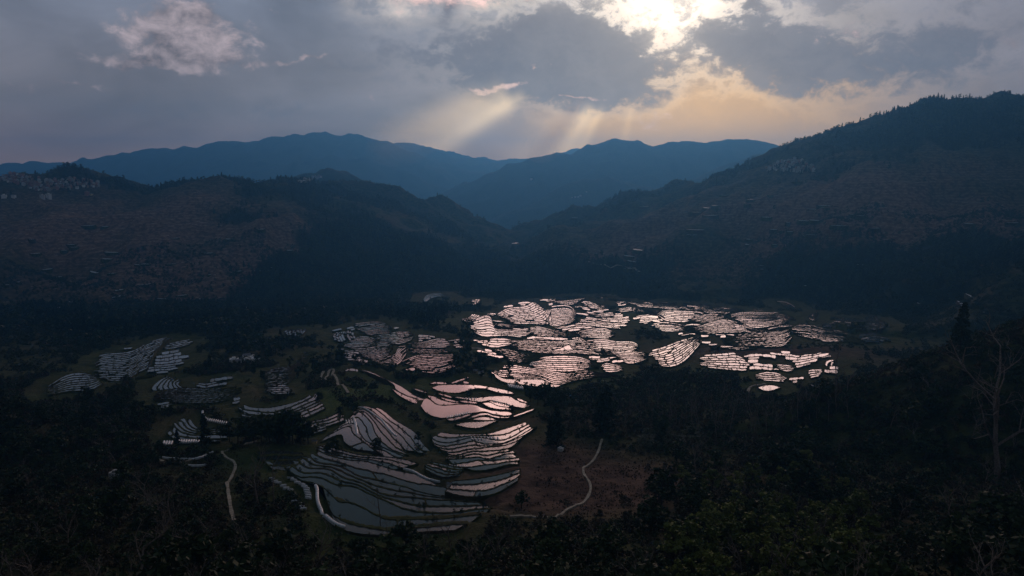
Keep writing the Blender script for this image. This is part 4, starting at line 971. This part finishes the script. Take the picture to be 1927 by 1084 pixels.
rad = np.sqrt(r_.uniform(560 ** 2, 3300 ** 2, NC)); an = np.radians(r_.uniform(-41, 41, NC))
X, Y = rad * np.sin(an), rad * np.cos(an)
wd = wood_field(X, Y); ok = (r_.uniform(0.10, 0.75, NC) < wd) & (wet(X, Y) < .25)
X, Y = X[ok], Y[ok]; Zz = gz(X, Y) - .5
pts = np.c_[X, Y, Zz]; sp = fbm(X / 150., Y / 150., 77, 3) + r_.normal(0, .25, len(X))
print('far trees', len(pts))
wood('hillside_wood', pts[sp < .0], J_FAR[0], .6, 1.25, 'dense dark evergreen wood covering the valley slopes', 1)
wood('hillside_wood', pts[(sp >= 0) & (sp < .3)], J_FAR[1], .6, 1.3, 'looser broadleaf wood in the folds of the slopes', 2)
wood('conifer_wood', pts[sp >= .3], J_FCON, .6, 1.2, 'dark conifer wood on the upper slopes and crests', 3)
# crest trees that notch the skyline
CR = []
for P_, n in ((RIDGES[0][0], 300), (RIDGES[1][0], 160), (RIDGES[10][0], 130), (RIDGES[11][0], 330)):
    for _ in range(n):
        i = random.randrange(len(P_) - 1); u = random.random(); p = P_[i] * (1 - u) + P_[i + 1] * u; x = p[0] + random.gauss(0, 14); y = p[1] + random.gauss(0, 20)
        CR.append((x, y, float(gz(x, y)) - .5))
wood('crest_wood', CR, J_FAR[1], .3, .75, 'line of trees along the hill crests', 4)
NC = 52000
rad = np.sqrt(r_.uniform(85 ** 2, 620 ** 2, NC)); an = np.radians(r_.uniform(-42, 42, NC)); X, Y = rad * np.sin(an), rad * np.cos(an)
sl = zone([(1060,880,50,40,1.2),(1000,950,40,20,1.0),(1000,850,30,25,1.0),(670,740,30,40,.9),(560,870,30,14,1.0),(840,935,40,10,.7),(430,900,18,40,.6)], X, Y)
ok = (wet(X, Y) < .8) & (r_.uniform(0, 1, len(X)) < np.clip(.85 - sl, .012, 1) * (.35 + .65 * ss(-.25, .25, fbm(X / 25., Y / 25., 91, 3)))); X, Y = X[ok], Y[ok]; ok = offpath(X, Y, 3.0); X, Y = X[ok], Y[ok]; pts = np.c_[X, Y, gz(X, Y) - .15]
q = r_.uniform(0, 1, len(X)); print('scrub', len(X))
wood('scrub', pts[q < .4], J_SCRUB[0], .4, 1.2, 'brownish scrub covering the near slopes', 5)
wood('scrub', pts[(q >= .4) & (q < .65)], J_SCRUB[1], .4, 1.3, 'dry twiggy scrub among the near trees', 6)
wood('undergrowth', pts[q >= .65], J_BUSH, .4, 1.2, 'dark leafy undergrowth of the near slopes', 7)

# bushes between the fields and shrubs rooted on the bunds
NC = 90000
rad = np.sqrt(r_.uniform(400 ** 2, 1650 ** 2, NC)); an = np.radians(r_.uniform(-41, 41, NC)); X, Y = rad * np.sin(an), rad * np.cos(an)
ok = (wet(X, Y) < .8) & (r_.uniform(0, 1, NC) < .15 + .75 * ss(-.12, .3, fbm(X / 55., Y / 55., 95, 4))); X, Y = X[ok], Y[ok]; ok = offpath(X, Y, 6.0); X, Y = X[ok], Y[ok]
print('valley bushes', len(X))
wood('valley_bushes', np.c_[X, Y, gz(X, Y) - .2], J_BUSH, .45, 1.5, 'dark bushes on the banks between the rice terraces', 8)
BV = []
for key, d in PADDY.items():
    A = np.array(d['V']); A = A[r_.uniform(0, 1, len(A)) < .022]; BV.append(A)
BV = np.vstack(BV); BV[:, 2] = np.maximum(BV[:, 2], gz(BV[:, 0], BV[:, 1])) - .1
wood('bund_shrubs', BV, J_BUSH, .12, .42, 'low shrubs and tufts rooted along the paddy bunds', 9)

# dry grass and stubble on the open ground near the viewpoint
def tuft(seed):
    r = random.Random(seed); V, F = [], []
    for _ in range(16):
        a = r.uniform(0, 6.28); b = r.uniform(.1, .5); h = r.uniform(.35, .9); c = Vector((r.gauss(0, .22), r.gauss(0, .22), -.05)); tip = c + Vector((math.cos(a) * b, math.sin(a) * b, h)); s_ = Vector((-math.sin(a), math.cos(a), 0)) * .07
        k = len(V); V += [tuple(c - s_), tuple(c + s_), tuple(tip)]; F.append((k, k + 1, k + 2))
    return data('tuft', V, F, M_DRY)
M_DRY = leaf_material('dry_grass', (0.040, 0.030, 0.016), (0.16, 0.115, 0.062))
NC = 60000
rad = np.sqrt(r_.uniform(120 ** 2, 470 ** 2, NC)); an = np.radians(r_.uniform(-36, 30, NC)); X, Y = rad * np.sin(an), rad * np.cos(an)
ok = (wet(X, Y) < .93) & (r_.uniform(0, 1, NC) < .15 + .85 * ss(-.2, .25, fbm(X / 14., Y / 14., 98, 4))); X, Y = X[ok], Y[ok]; ok = offpath(X, Y, 1.2); X, Y = X[ok], Y[ok]
wood('dry_grass', np.c_[X, Y, gz(X, Y)], tuft(1), .35, 1.0, 'dry grass and stubble tufts on the near open ground', 10)
# ------------------------------------------------------------------ houses
def plain(name, c, rough=0.85, var=0.25):
    m, t, b = mat(name, rough, 0.3); oi = t.nodes.new('ShaderNodeObjectInfo'); g, _ = pos_node(t)
    n = noise(t, g.outputs['Position'], 0.8, 3, 0.6); r = S(t, oi.outputs['Random'])
    t.links.new(scalec(t, c, (n - .5) * var + (r - .5) * var * 1.6 + 1.0), b.inputs['Base Color']); return m
M_WALLS = [plain('white_plaster', (.78, .76, .72)), plain('grey_concrete', (.48, .47, .45)), plain('tan_mudbrick', (.42, .30, .22)), plain('red_brick', (.40, .20, .15)), plain('ochre_plaster', (.60, .45, .22))]
M_ROOFS = [plain('slate_roof', (.16, .16, .18)), plain('tile_roof', (.22, .12, .09)), plain('concrete_roof', (.45, .44, .43)), plain('blue_sheet', (.10, .30, .55)), plain('tin_roof', (.62, .63, .65), .5)]
M_PANE = plain('dark_window', (.03, .035, .045), .3)
def house_data(w, d, h, style, wm, rm):
    V, F, I = [], [], []
    def box(x0, x1, y0, y1, z0, z1, mi):
        k = len(V); V.extend([(x, y, z) for z in (z0, z1) for y in (y0, y1) for x in (x0, x1)])
        F.extend([tuple(k + i for i in f) for f in ((0, 2, 3, 1), (4, 5, 7, 6), (0, 1, 5, 4), (2, 6, 7, 3), (0, 4, 6, 2), (1, 3, 7, 5))]); I.extend([mi] * 6)
    box(-w / 2, w / 2, -d / 2, d / 2, -3, h, 0)
    if style == 'gable':
        k = len(V); e = .5; r = h + d * .28
        V.extend([(-w / 2 - e, -d / 2 - e, h - .1), (w / 2 + e, -d / 2 - e, h - .1), (w / 2 + e, 0, r), (-w / 2 - e, 0, r), (w / 2 + e, d / 2 + e, h - .1), (-w / 2 - e, d / 2 + e, h - .1),
                  (-w / 2 - e, -d / 2 - e, h + .12), (w / 2 + e, -d / 2 - e, h + .12), (w / 2 + e, 0, r + .22), (-w / 2 - e, 0, r + .22), (w / 2 + e, d / 2 + e, h + .12), (-w / 2 - e, d / 2 + e, h + .12)])
        for f in ((0, 1, 2, 3), (3, 2, 4, 5), (6, 9, 8, 7), (9, 11, 10, 8), (0, 6, 7, 1), (4, 10, 11, 5), (1, 7, 8, 2), (2, 8, 10, 4), (0, 3, 9, 6), (3, 5, 11, 9)): F.append(tuple(k + i for i in f)); I.append(1)
    else:
        box(-w / 2 - .2, w / 2 + .2, -d / 2 - .2, d / 2 + .2, h + .005, h + .5, 1); box(-w / 4, w / 6, -d / 5, d / 4, h + .5, h + 2.6, 0)
    nw = max(2, int(w // 2.6))
    for fl in range(max(1, int(h // 3))):
        for i in range(nw):
            cx = -w / 2 + w * (i + .5) / nw
            box(cx - .55, cx + .55, -d / 2 - .06, -d / 2 + .1, fl * 3 + 1.0, fl * 3 + 2.3, 2)
    me = bpy.data.meshes.new('house'); me.from_pydata(V, [], F); me.update()
    for m in (wm, rm, M_PANE): me.materials.append(m)
    me.polygons.foreach_set('material_index', I); return me
HD = [house_data(9, 7, 6.3, 'gable', M_WALLS[0], M_ROOFS[0]), house_data(10, 8, 9.2, 'flat', M_WALLS[1], M_ROOFS[2]), house_data(8, 7, 6.2, 'gable', M_WALLS[2], M_ROOFS[1]),
      house_data(9, 8, 9.2, 'flat', M_WALLS[3], M_ROOFS[2]), house_data(11, 8, 6.3, 'flat', M_WALLS[0], M_ROOFS[4]), house_data(7, 6, 3.3, 'gable', M_WALLS[4], M_ROOFS[0]),
      house_data(8, 6, 3.2, 'gable', M_WALLS[1], M_ROOFS[3]), house_data(10, 9, 12.2, 'flat', M_WALLS[0], M_ROOFS[2])]
def house(px, py, k, label, group, sc=1.0, rz=None):
    x, y, z = castg(px, py)
    if np.isnan(y[0]): return
    o = bpy.data.objects.new('house', HD[k]); COL.objects.link(o); o.location = (x[0], y[0], float(gz(x[0], y[0])) + .2); o.scale = (sc,) * 3
    o.rotation_euler = (0, 0, random.uniform(-.5, .5) if rz is None else rz); tag(o, label, 'house', group)
def village(poly, n, kinds, seed, names, group, sc=1.0, mind=7.5):
    r = random.Random(seed); put = []; xs = [p[0] for p in poly]; ys = [p[1] for p in poly]; tries = 0
    C = []
    while len(C) < n * 5:
        a, b = r.uniform(min(xs), max(xs)), r.uniform(min(ys), max(ys))
        if inpoly(poly, a, b): C.append((a, b))
    A = np.array(C); x, y, z = castg(A[:, 0], A[:, 1])
    for i in range(len(C)):
        if len(put) >= n or np.isnan(y[i]): continue
        if any((x[i] - p[0]) ** 2 + (y[i] - p[1]) ** 2 < mind ** 2 for p in put): continue
        put.append((x[i], y[i])); k = r.choice(kinds)
        o = bpy.data.objects.new('house', HD[k]); COL.objects.link(o); o.location = (x[i], y[i], float(gz(x[i], y[i])) + .2); o.scale = (sc * r.uniform(.8, 1.15),) * 3
        o.rotation_euler = (0, 0, r.uniform(-.6, .6)); tag(o, names[k], 'house', group)
HN = {0: 'white gabled house', 1: 'grey flat roofed house', 2: 'tan tiled house', 3: 'red brick flat roofed house', 4: 'long white house', 5: 'small ochre house', 6: 'grey hut with blue roof', 7: 'tall white house'}
nm = lambda s: {k: v + s for k, v in HN.items()}
village([(-10,330),(30,328),(60,334),(100,340),(140,336),(185,345),(188,352),(150,356),(110,358),(70,360),(50,352),(20,344),(-10,342)], 165, [1, 3, 3, 2, 1, 0, 2], 1, nm(' in the big village below the left wooded crest'), 'houses of the left village', .66, 6.0)
village([(1440,318),(1470,304),(1500,300),(1535,318),(1530,324),(1490,324),(1450,322)], 75, [1, 1, 0, 3, 2], 2, nm(' in the village on the right ridge shoulder'), 'houses of the right village', .66, 6.0)
village([(563,344),(580,336),(592,334),(590,338),(575,345)], 12, [0, 4, 1], 3, nm(' in the white hamlet on the far left saddle'), 'houses of the saddle hamlet')
village([(592,334),(604,332),(608,336),(596,338)], 7, [0, 1], 4, nm(' at the top of the far left saddle'), 'houses at the saddle top')
village([(436,680),(450,676),(480,676),(482,682),(455,687),(438,687)], 11, [4, 4, 5, 0], 5, nm(' in the hamlet by the left wood'), 'houses of the wood hamlet', .55, 5)
village([(1060,375),(1085,366),(1120,350),(1115,362),(1080,378)], 5, [0, 4], 6, nm(' along the right spur'), 'houses along the right spur', .8)
for px, py, k, lab in ((8,372,4,'long white house alone below the left village'), (26,372,0,'white gabled house below the left village, beside a long one'), (92,374,7,'tall white building at the lower edge of the left village'), (80,374,1,'grey block beside the tall white building below the left village'),
                       (164,368,3,'red brick building under the left village'), (172,367,5,'ochre house under the left village')):
    house(px, py, k, lab, 'houses below the left village', .9)
for px, py, k, s, lab in ((1070,748,6,.4,'hut with a blue roof by the grove'), (905,706,0,.4,'small white hut in the wooded dip'), (896,702,5,.5,'ochre hut in the wooded dip'), (592,834,5,.3,'tiny pinkish hut beside the tree clump'), (846,916,0,.2,'tiny hut at the end of the white tunnel'),
                       (1055,849,4,.2,'small white shed under the tall cedars'), (218,905,1,.35,'grey hut hidden in the left forest edge'), (1527,730,4,.22,'pale hut at the edge of the right wood'), (1000,338,4,1.5,'white block on the hazy middle ridge')):
    house(px, py, k, lab, 'scattered huts of the valley', s)
def film_material():
    m, t, b = mat('seedbed_film', 0.35, 0.5); g, _ = pos_node(t); n = noise(t, g.outputs['Position'], 1.5, 4, 0.6)
    t.links.new(mixc(t, n.step(.3, .7), (.40, .43, .46), (.72, .74, .76)), b.inputs['Base Color']); return m
M_FILM = film_material()
# ------------------------------------------------------------------ level strips of one pale colour on the high slopes
def slip(px, py, lpx, ang, wpx, group, label):
    a = R(ang); P0 = np.array([[px - lpx / 2 * math.cos(a), py - lpx / 2 * math.sin(a)], [px + lpx / 2 * math.cos(a), py + lpx / 2 * math.sin(a)]])
    x, y, z = castg(P0[:, 0], P0[:, 1])
    if np.isnan(y).any() or abs(y[0] - y[1]) > 120: return
    n = 8; s = np.linspace(0, 1, n); bow = np.sin(s * math.pi)
    cx = x[0] + (x[1] - x[0]) * s; cy = y[0] + (y[1] - y[0]) * s; tx, ty = x[1] - x[0], y[1] - y[0]; l = math.hypot(tx, ty) + 1e-6
    al = max(.05, float(np.mean(-z / y))); w = min(8.0, max(1.6, wpx * float(np.mean(y)) / FPX / al * .5)) * (0.45 + .55 * bow); nx, ny = -ty / l, tx / l
    if ny > 0: nx, ny = -nx, -ny
    cx = cx + nx * bow * l * .06; cy = cy + ny * bow * l * .06
    zc = float(np.mean(np.maximum(gz(cx - nx * w, cy - ny * w), gz(cx + nx * w, cy + ny * w)))) + .3
    V, F = [], []
    for i in range(n): V += [(cx[i] - nx * w[i], cy[i] - ny * w[i], zc), (cx[i] + nx * w[i], cy[i] + ny * w[i], zc)]
    for i in range(n - 1): F.append((2 * i, 2 * i + 1, 2 * i + 3, 2 * i + 2))
    c = np.array([cx.mean(), cy.mean(), zc - 4])
    root = tag(empty('pale_strip', tuple(c)), label, 'seedbed', group)
    mesh_obj('film', [tuple(np.array(v) - c) for v in V], F, M_FILM, root)  # pale top face, same material as the bed covers
    B, BF = [], []                                            # earth shelf that carries it
    loop = [V[2 * i] for i in range(n)] + [V[2 * i + 1] for i in range(n - 1, -1, -1)]; m = len(loop); cc = np.mean(loop, 0)
    for k, (o, dz) in enumerate(((1.0, -.15), (1.0, .25), (1.0, .25), (1.0, -8))):
        for p in loop:
            d = np.array(p) - cc; d[2] = 0; d = d / (np.linalg.norm(d) + 1e-6) * (0, .25, 1.0, 2.4)[k]; B.append(tuple(np.array(p) + d + np.array([0, 0, dz]) - c))
    for k in range(3):
        for i in range(m): j = (i + 1) % m; BF.append((k * m + i, k * m + j, (k + 1) * m + j, (k + 1) * m + i))
    mesh_obj('bank', B, BF, M_BANK, root)
cL, cR, cM = crop(0,280,3.011), crop(1287,280,3.011), crop(640,280,3.011)
SL = [(330,727,50,-10),(560,708,90,0),(640,708,60,-15),(265,683,60,-12),(200,598,60,0),(365,582,40,0),(400,545,60,30),(635,588,80,0),(1180,595,60,0),(780,660,30,25),(820,770,80,-8),(670,802,60,-5),(660,840,60,-10),(930,850,80,-5),
      (1030,835,60,-8),(1145,848,90,8),(870,880,180,-5),(1190,715,25,-30),(1350,695,50,-5),(1500,695,140,-8),(1545,675,25,-50),(1300,520,40,-5),(1480,470,35,-8),(1090,998,50,-3),(400,870,40,15),(320,905,40,-20),(30,775,50,0),(105,760,20,0),
      (990,510,40,0),(600,445,50,-15),(500,440,80,0),(1640,580,40,0),(1400,900,40,-10),(420,560,40,25),(180,523,30,0),(970,655,60,-8),(610,630,60,-6),(820,655,60,12),(690,835,40,-10),(800,870,30,0)]
SR = [(1620,860,60,-10),(1600,860,20,-30),(375,280,40,3),(380,297,40,5),(360,330,25,0),(490,268,30,0),(150,350,80,0),(150,385,80,0),(65,467,100,0),(45,495,60,0),(370,520,20,30),(350,545,30,60),(515,548,30,10),(590,430,25,-20),(745,412,50,8),(680,420,60,0),(725,345,20,-20),(790,342,50,10),
      (810,325,100,3),(1000,388,50,8),(950,380,20,-20),(1080,460,60,15),(880,450,100,5),(510,467,25,0),(603,477,25,5),(720,495,70,0),(1000,660,45,25),(440,668,35,5),(445,690,20,0),(540,722,60,10),(690,780,25,45),(655,803,25,45),(640,810,25,45),
      (1555,905,25,50),(1310,880,30,-15),(1325,893,30,30),(1690,928,40,3),(1860,430,70,5),(230,265,50,0),(470,400,50,0),(700,500,50,0),(1620,430,60,5),(640,190,60,0),(70,365,60,0),(180,330,40,0)]
SM = [(1330,395,35,30),(870,600,40,-60),(975,560,30,-80),(985,535,40,-15),(1640,610,60,5),(1660,640,60,5),(1630,680,80,15),(1690,580,50,0),(1430,650,80,20),(1720,335,60,-8),(310,800,50,15),(75,890,60,30),(95,910,50,30),(60,900,50,30)]
for L, f, g, lab in ((SL, cL, 'pale strips on the left hillside', 'thin pale strip on the dark left hillside'), (SR, cR, 'pale strips on the right mountain', 'thin pale strip on the dark right mountain'),
                     (SM, cM, 'pale strips on the gorge slopes', 'thin pale strip on the slopes above the gorge')):
    for a, b, l, an in L:
        q = f([(a, b)])[0]; slip(q[0], q[1], l / 3.011, an, random.uniform(.8, 1.3), g, lab)
# ------------------------------------------------------------------ white film over the rice seedbeds
def cover(px, width, label, group=None, n=40, hoops=True):
    width *= .72
    L = resample(px, n); x, y, z = castg(L[:, 0], L[:, 1])
    if np.isnan(y).any(): return
    if n > 10:
        k = np.ones(5) / 5; x = np.r_[x[:2], np.convolve(x, k, 'valid'), x[-2:]]; y = np.r_[y[:2], np.convolve(y, k, 'valid'), y[-2:]]
    tx, ty = np.gradient(x), np.gradient(y); l = np.hypot(tx, ty) + 1e-6; nx, ny = -ty / l, tx / l
    zz = gz(x, y) + .55 + .0012 * np.hypot(x, y) + .05
    if n > 10: zz = np.r_[zz[:2], np.convolve(zz, np.ones(5) / 5, 'valid'), zz[-2:]]
    V, F = [], []; M = 7
    for i in range(n):
        sag = 1 - (.12 if hoops and i % 2 else 0); end = .55 if i in (0, n - 1) else 1
        for q in range(M):
            a = math.pi * q / (M - 1); V.append((x[i] + nx[i] * math.cos(a) * width / 2 * end, y[i] + ny[i] * math.cos(a) * width / 2 * end, zz[i] - .5 * (q in (0, M - 1)) + math.sin(a) * width * .38 * sag * end))
        if i:
            for q in range(M - 1): F.append(((i - 1) * M + q, (i - 1) * M + q + 1, i * M + q + 1, i * M + q))
    F.append(tuple(range(M))); F.append(tuple(range((n - 1) * M, n * M)))
    o = mesh_obj('seedbed_cover', V, F, M_FILM, smooth=False); tag(o, label, 'seedbed cover', group or 'long white seedbed covers')
cover(zD([(490,455),(525,500),(525,570),(535,650),(580,750),(640,810),(720,870),(810,900)]), 1.5, 'long curved white film cover on the rim of the lowest bowl', n=60)
cover(zE([(-5,300),(90,325),(170,370),(260,410),(370,430)]), 1.2, 'wavy white film cover above the lowest bowl', n=40)
cover(zA([(600,485),(680,495),(780,560),(860,620),(900,670),(960,740),(1010,780)]), 1.5, 'long white film cover arching over the orange fan', n=50)
cover(zA([(572,590),(588,650),(600,700),(608,770)]), 1.9, 'short white film cover at the heart of the orange fan', n=24)
cover(zC([(440,465),(445,510),(475,550)]), 1.7, 'bluish white film cover at the tip of the green banked paddies', n=16)
cover(zC([(0,940),(120,955),(340,960),(420,942),(500,905),(550,885)]), 1.2, 'long pale film cover below the short white seedbeds', n=50)
cover(zC([(260,1025),(350,1030),(440,1025),(490,1010)]), 1.1, 'short pale film cover under the long one', n=24)
def beds(f, C, dx, dy, width, label, group):
    for a, b in C: cover(f([(a - dx, b - dy), (a, b), (a + dx, b + dy)]), width, label, group, n=5, hoops=False)
lerpn = lambda a, b, n: [(a[0] + (b[0] - a[0]) * i / (n - 1), a[1] + (b[1] - a[1]) * i / (n - 1)) for i in range(n)]
beds(zD, [(255,395),(285,415),(325,440),(370,460),(395,480),(415,500),(420,525),(430,550),(435,575),(435,600)], 32, 4, .9, 'short white bed in the right row on the lowest bowl rim', 'right row of short beds')
beds(zD, [(60,400),(95,430),(130,445),(180,475),(210,500),(250,520),(270,550),(285,575),(285,605),(290,635),(340,660),(365,690),(385,710)], 32, -4, .9, 'short dim bed in the left row on the lowest bowl rim', 'left row of short beds')
beds(zC, lerpn((45,797), (125,797), 4), -8, 20, 1.5, 'short white bed left of the small dark cedar', 'white beds left of the small cedar')
beds(zC, lerpn((195,782), (400,778), 9), -8, 16, 1.5, 'short white bed right of the small dark cedar', 'white beds right of the small cedar')
beds(zC, lerpn((490,555), (680,592), 10), 8, -12, 1.0, 'small bluish bed along the green banked paddies', 'beds along the green banked paddies')
beds(zA, [(500,640),(525,632),(550,622)], 6, 26, 1.1, 'small white bed at the heart of the orange fan', 'beds in the orange fan')
beds(zA, [(120,695),(150,685),(190,675),(225,660)], 10, -8, 1.1, 'small white bed right of the dark tree clump', 'beds by the tree clump')
beds(zB, lerpn((450,535), (660,488), 10), 6, -12, 1.2, 'small white bed along the edge of the long pink pool', 'beds along the long pink pool')
beds(zB, lerpn((915,368), (1080,412), 9), 8, 9, 1.1, 'small white bed on the strip above the long pink pool', 'beds on the pink strip')
beds(zB, lerpn((635,343), (720,343), 4), 4, -6, 1.0, 'tiny white bed beside the pink pools', 'tiny beds by the pink pools')
beds(zB, lerpn((690,748), (960,752), 9), 6, 14, 1.1, 'greenish bed in the teal crescent', 'beds in the teal crescent')
beds(zE, lerpn((470,265), (640,280), 8), 4, 6, .7, 'tiny pale bed below the teal crescent', 'tiny beds below the teal crescent')
beds(zG, lerpn((475,965), (610,985), 8), 10, 18, 1.4, 'slanted white bed under the crescent pool', 'beds under the crescent pool')
beds(zG, lerpn((700,745), (765,745), 5), -8, 16, 1.4, 'slanted white bed above the layered bowl', 'beds above the layered bowl')
# ------------------------------------------------------------------ shafts of sunlight through the cloud gaps
def shaft_material(dens):
    m = bpy.data.materials.new('lit_haze'); m.use_nodes = True; t = m.node_tree; t.nodes.clear()
    v = t.nodes.new('ShaderNodeVolumePrincipled'); v.inputs['Color'].default_value = (1.0, 0.86, 0.68, 1); v.inputs['Density'].default_value = dens; v.inputs['Anisotropy'].default_value = 0.6
    o = t.nodes.new('ShaderNodeOutputMaterial'); t.links.new(v.outputs[0], o.inputs['Volume']); return m
def shaft(px, py, dist, w, zend, dens, label):
    top = Vector(at(px, py, dist)); top = Vector([float(c) for c in top]); L = (top.z - zend) / SUNV.z; ax = -SUNV
    side = ax.cross(Vector((0, 0, 1))).normalized(); up = side.cross(ax).normalized()
    root = None
    for s in (1.0, 0.62, 0.3):
        V, F = [], []; n = 14; K = 10
        for k in range(K + 1):
            u = k / K; c = top + ax * L * u; r = w * s * (0.25 + .75 * min(1, u * 1.6)) * (1.0 + .35 * u) * (1 if k not in (0, K) else .3)
            for i in range(n):
                a = 2 * math.pi * i / n; V.append(tuple(c + side * math.cos(a) * r + up * math.sin(a) * r * .8 - top))
        for k in range(K):
            for i in range(n): j = (i + 1) % n; F.append((k * n + i, (k + 1) * n + i, (k + 1) * n + j, k * n + j))
        F.append(tuple(range(n))); F.append(tuple(range(K * n, K * n + n))[::-1])
        if root is None:
            root = mesh_obj('sunbeam', V, F, shaft_material(dens)); root.location = top; tag(root, label, kind='stuff')
        else: mesh_obj('core', V, F, shaft_material(dens), root)
shaft(955, 160, 4300, 80, 60, 1.2e-4, 'broad shaft of sunlight slanting to the far left ridges')
shaft(1098, 180, 4300, 55, 60, 1.6e-4, 'bright shaft of sunlight falling on the middle ridge')
# ------------------------------------------------------------------ evening haze
def haze():
    m = bpy.data.materials.new('haze'); m.use_nodes = True; t = m.node_tree; t.nodes.clear()
    v = t.nodes.new('ShaderNodeVolumePrincipled'); v.inputs['Color'].default_value = (0.15, 0.53, 1.0, 1)
    v.inputs['Density'].default_value = 1.4e-4; v.inputs['Anisotropy'].default_value = 0.66
    o = t.nodes.new('ShaderNodeOutputMaterial'); t.links.new(v.outputs[0], o.inputs['Volume'])
    x0, x1, y0, y1, z0, z1 = -10200, 10200, -900, 10200, float(GZ.min()) - 5, float(GZ.max()) + 25
    V = [(x, y, z) for z in (z0, z1) for y in (y0, y1) for x in (x0, x1)]
    F = [(0, 2, 3, 1), (4, 5, 7, 6), (0, 1, 5, 4), (2, 6, 7, 3), (0, 4, 6, 2), (1, 3, 7, 5)]
    h = mesh_obj('haze', V, F, m); tag(h, 'thin blue evening haze filling the valley', kind='stuff')
haze()
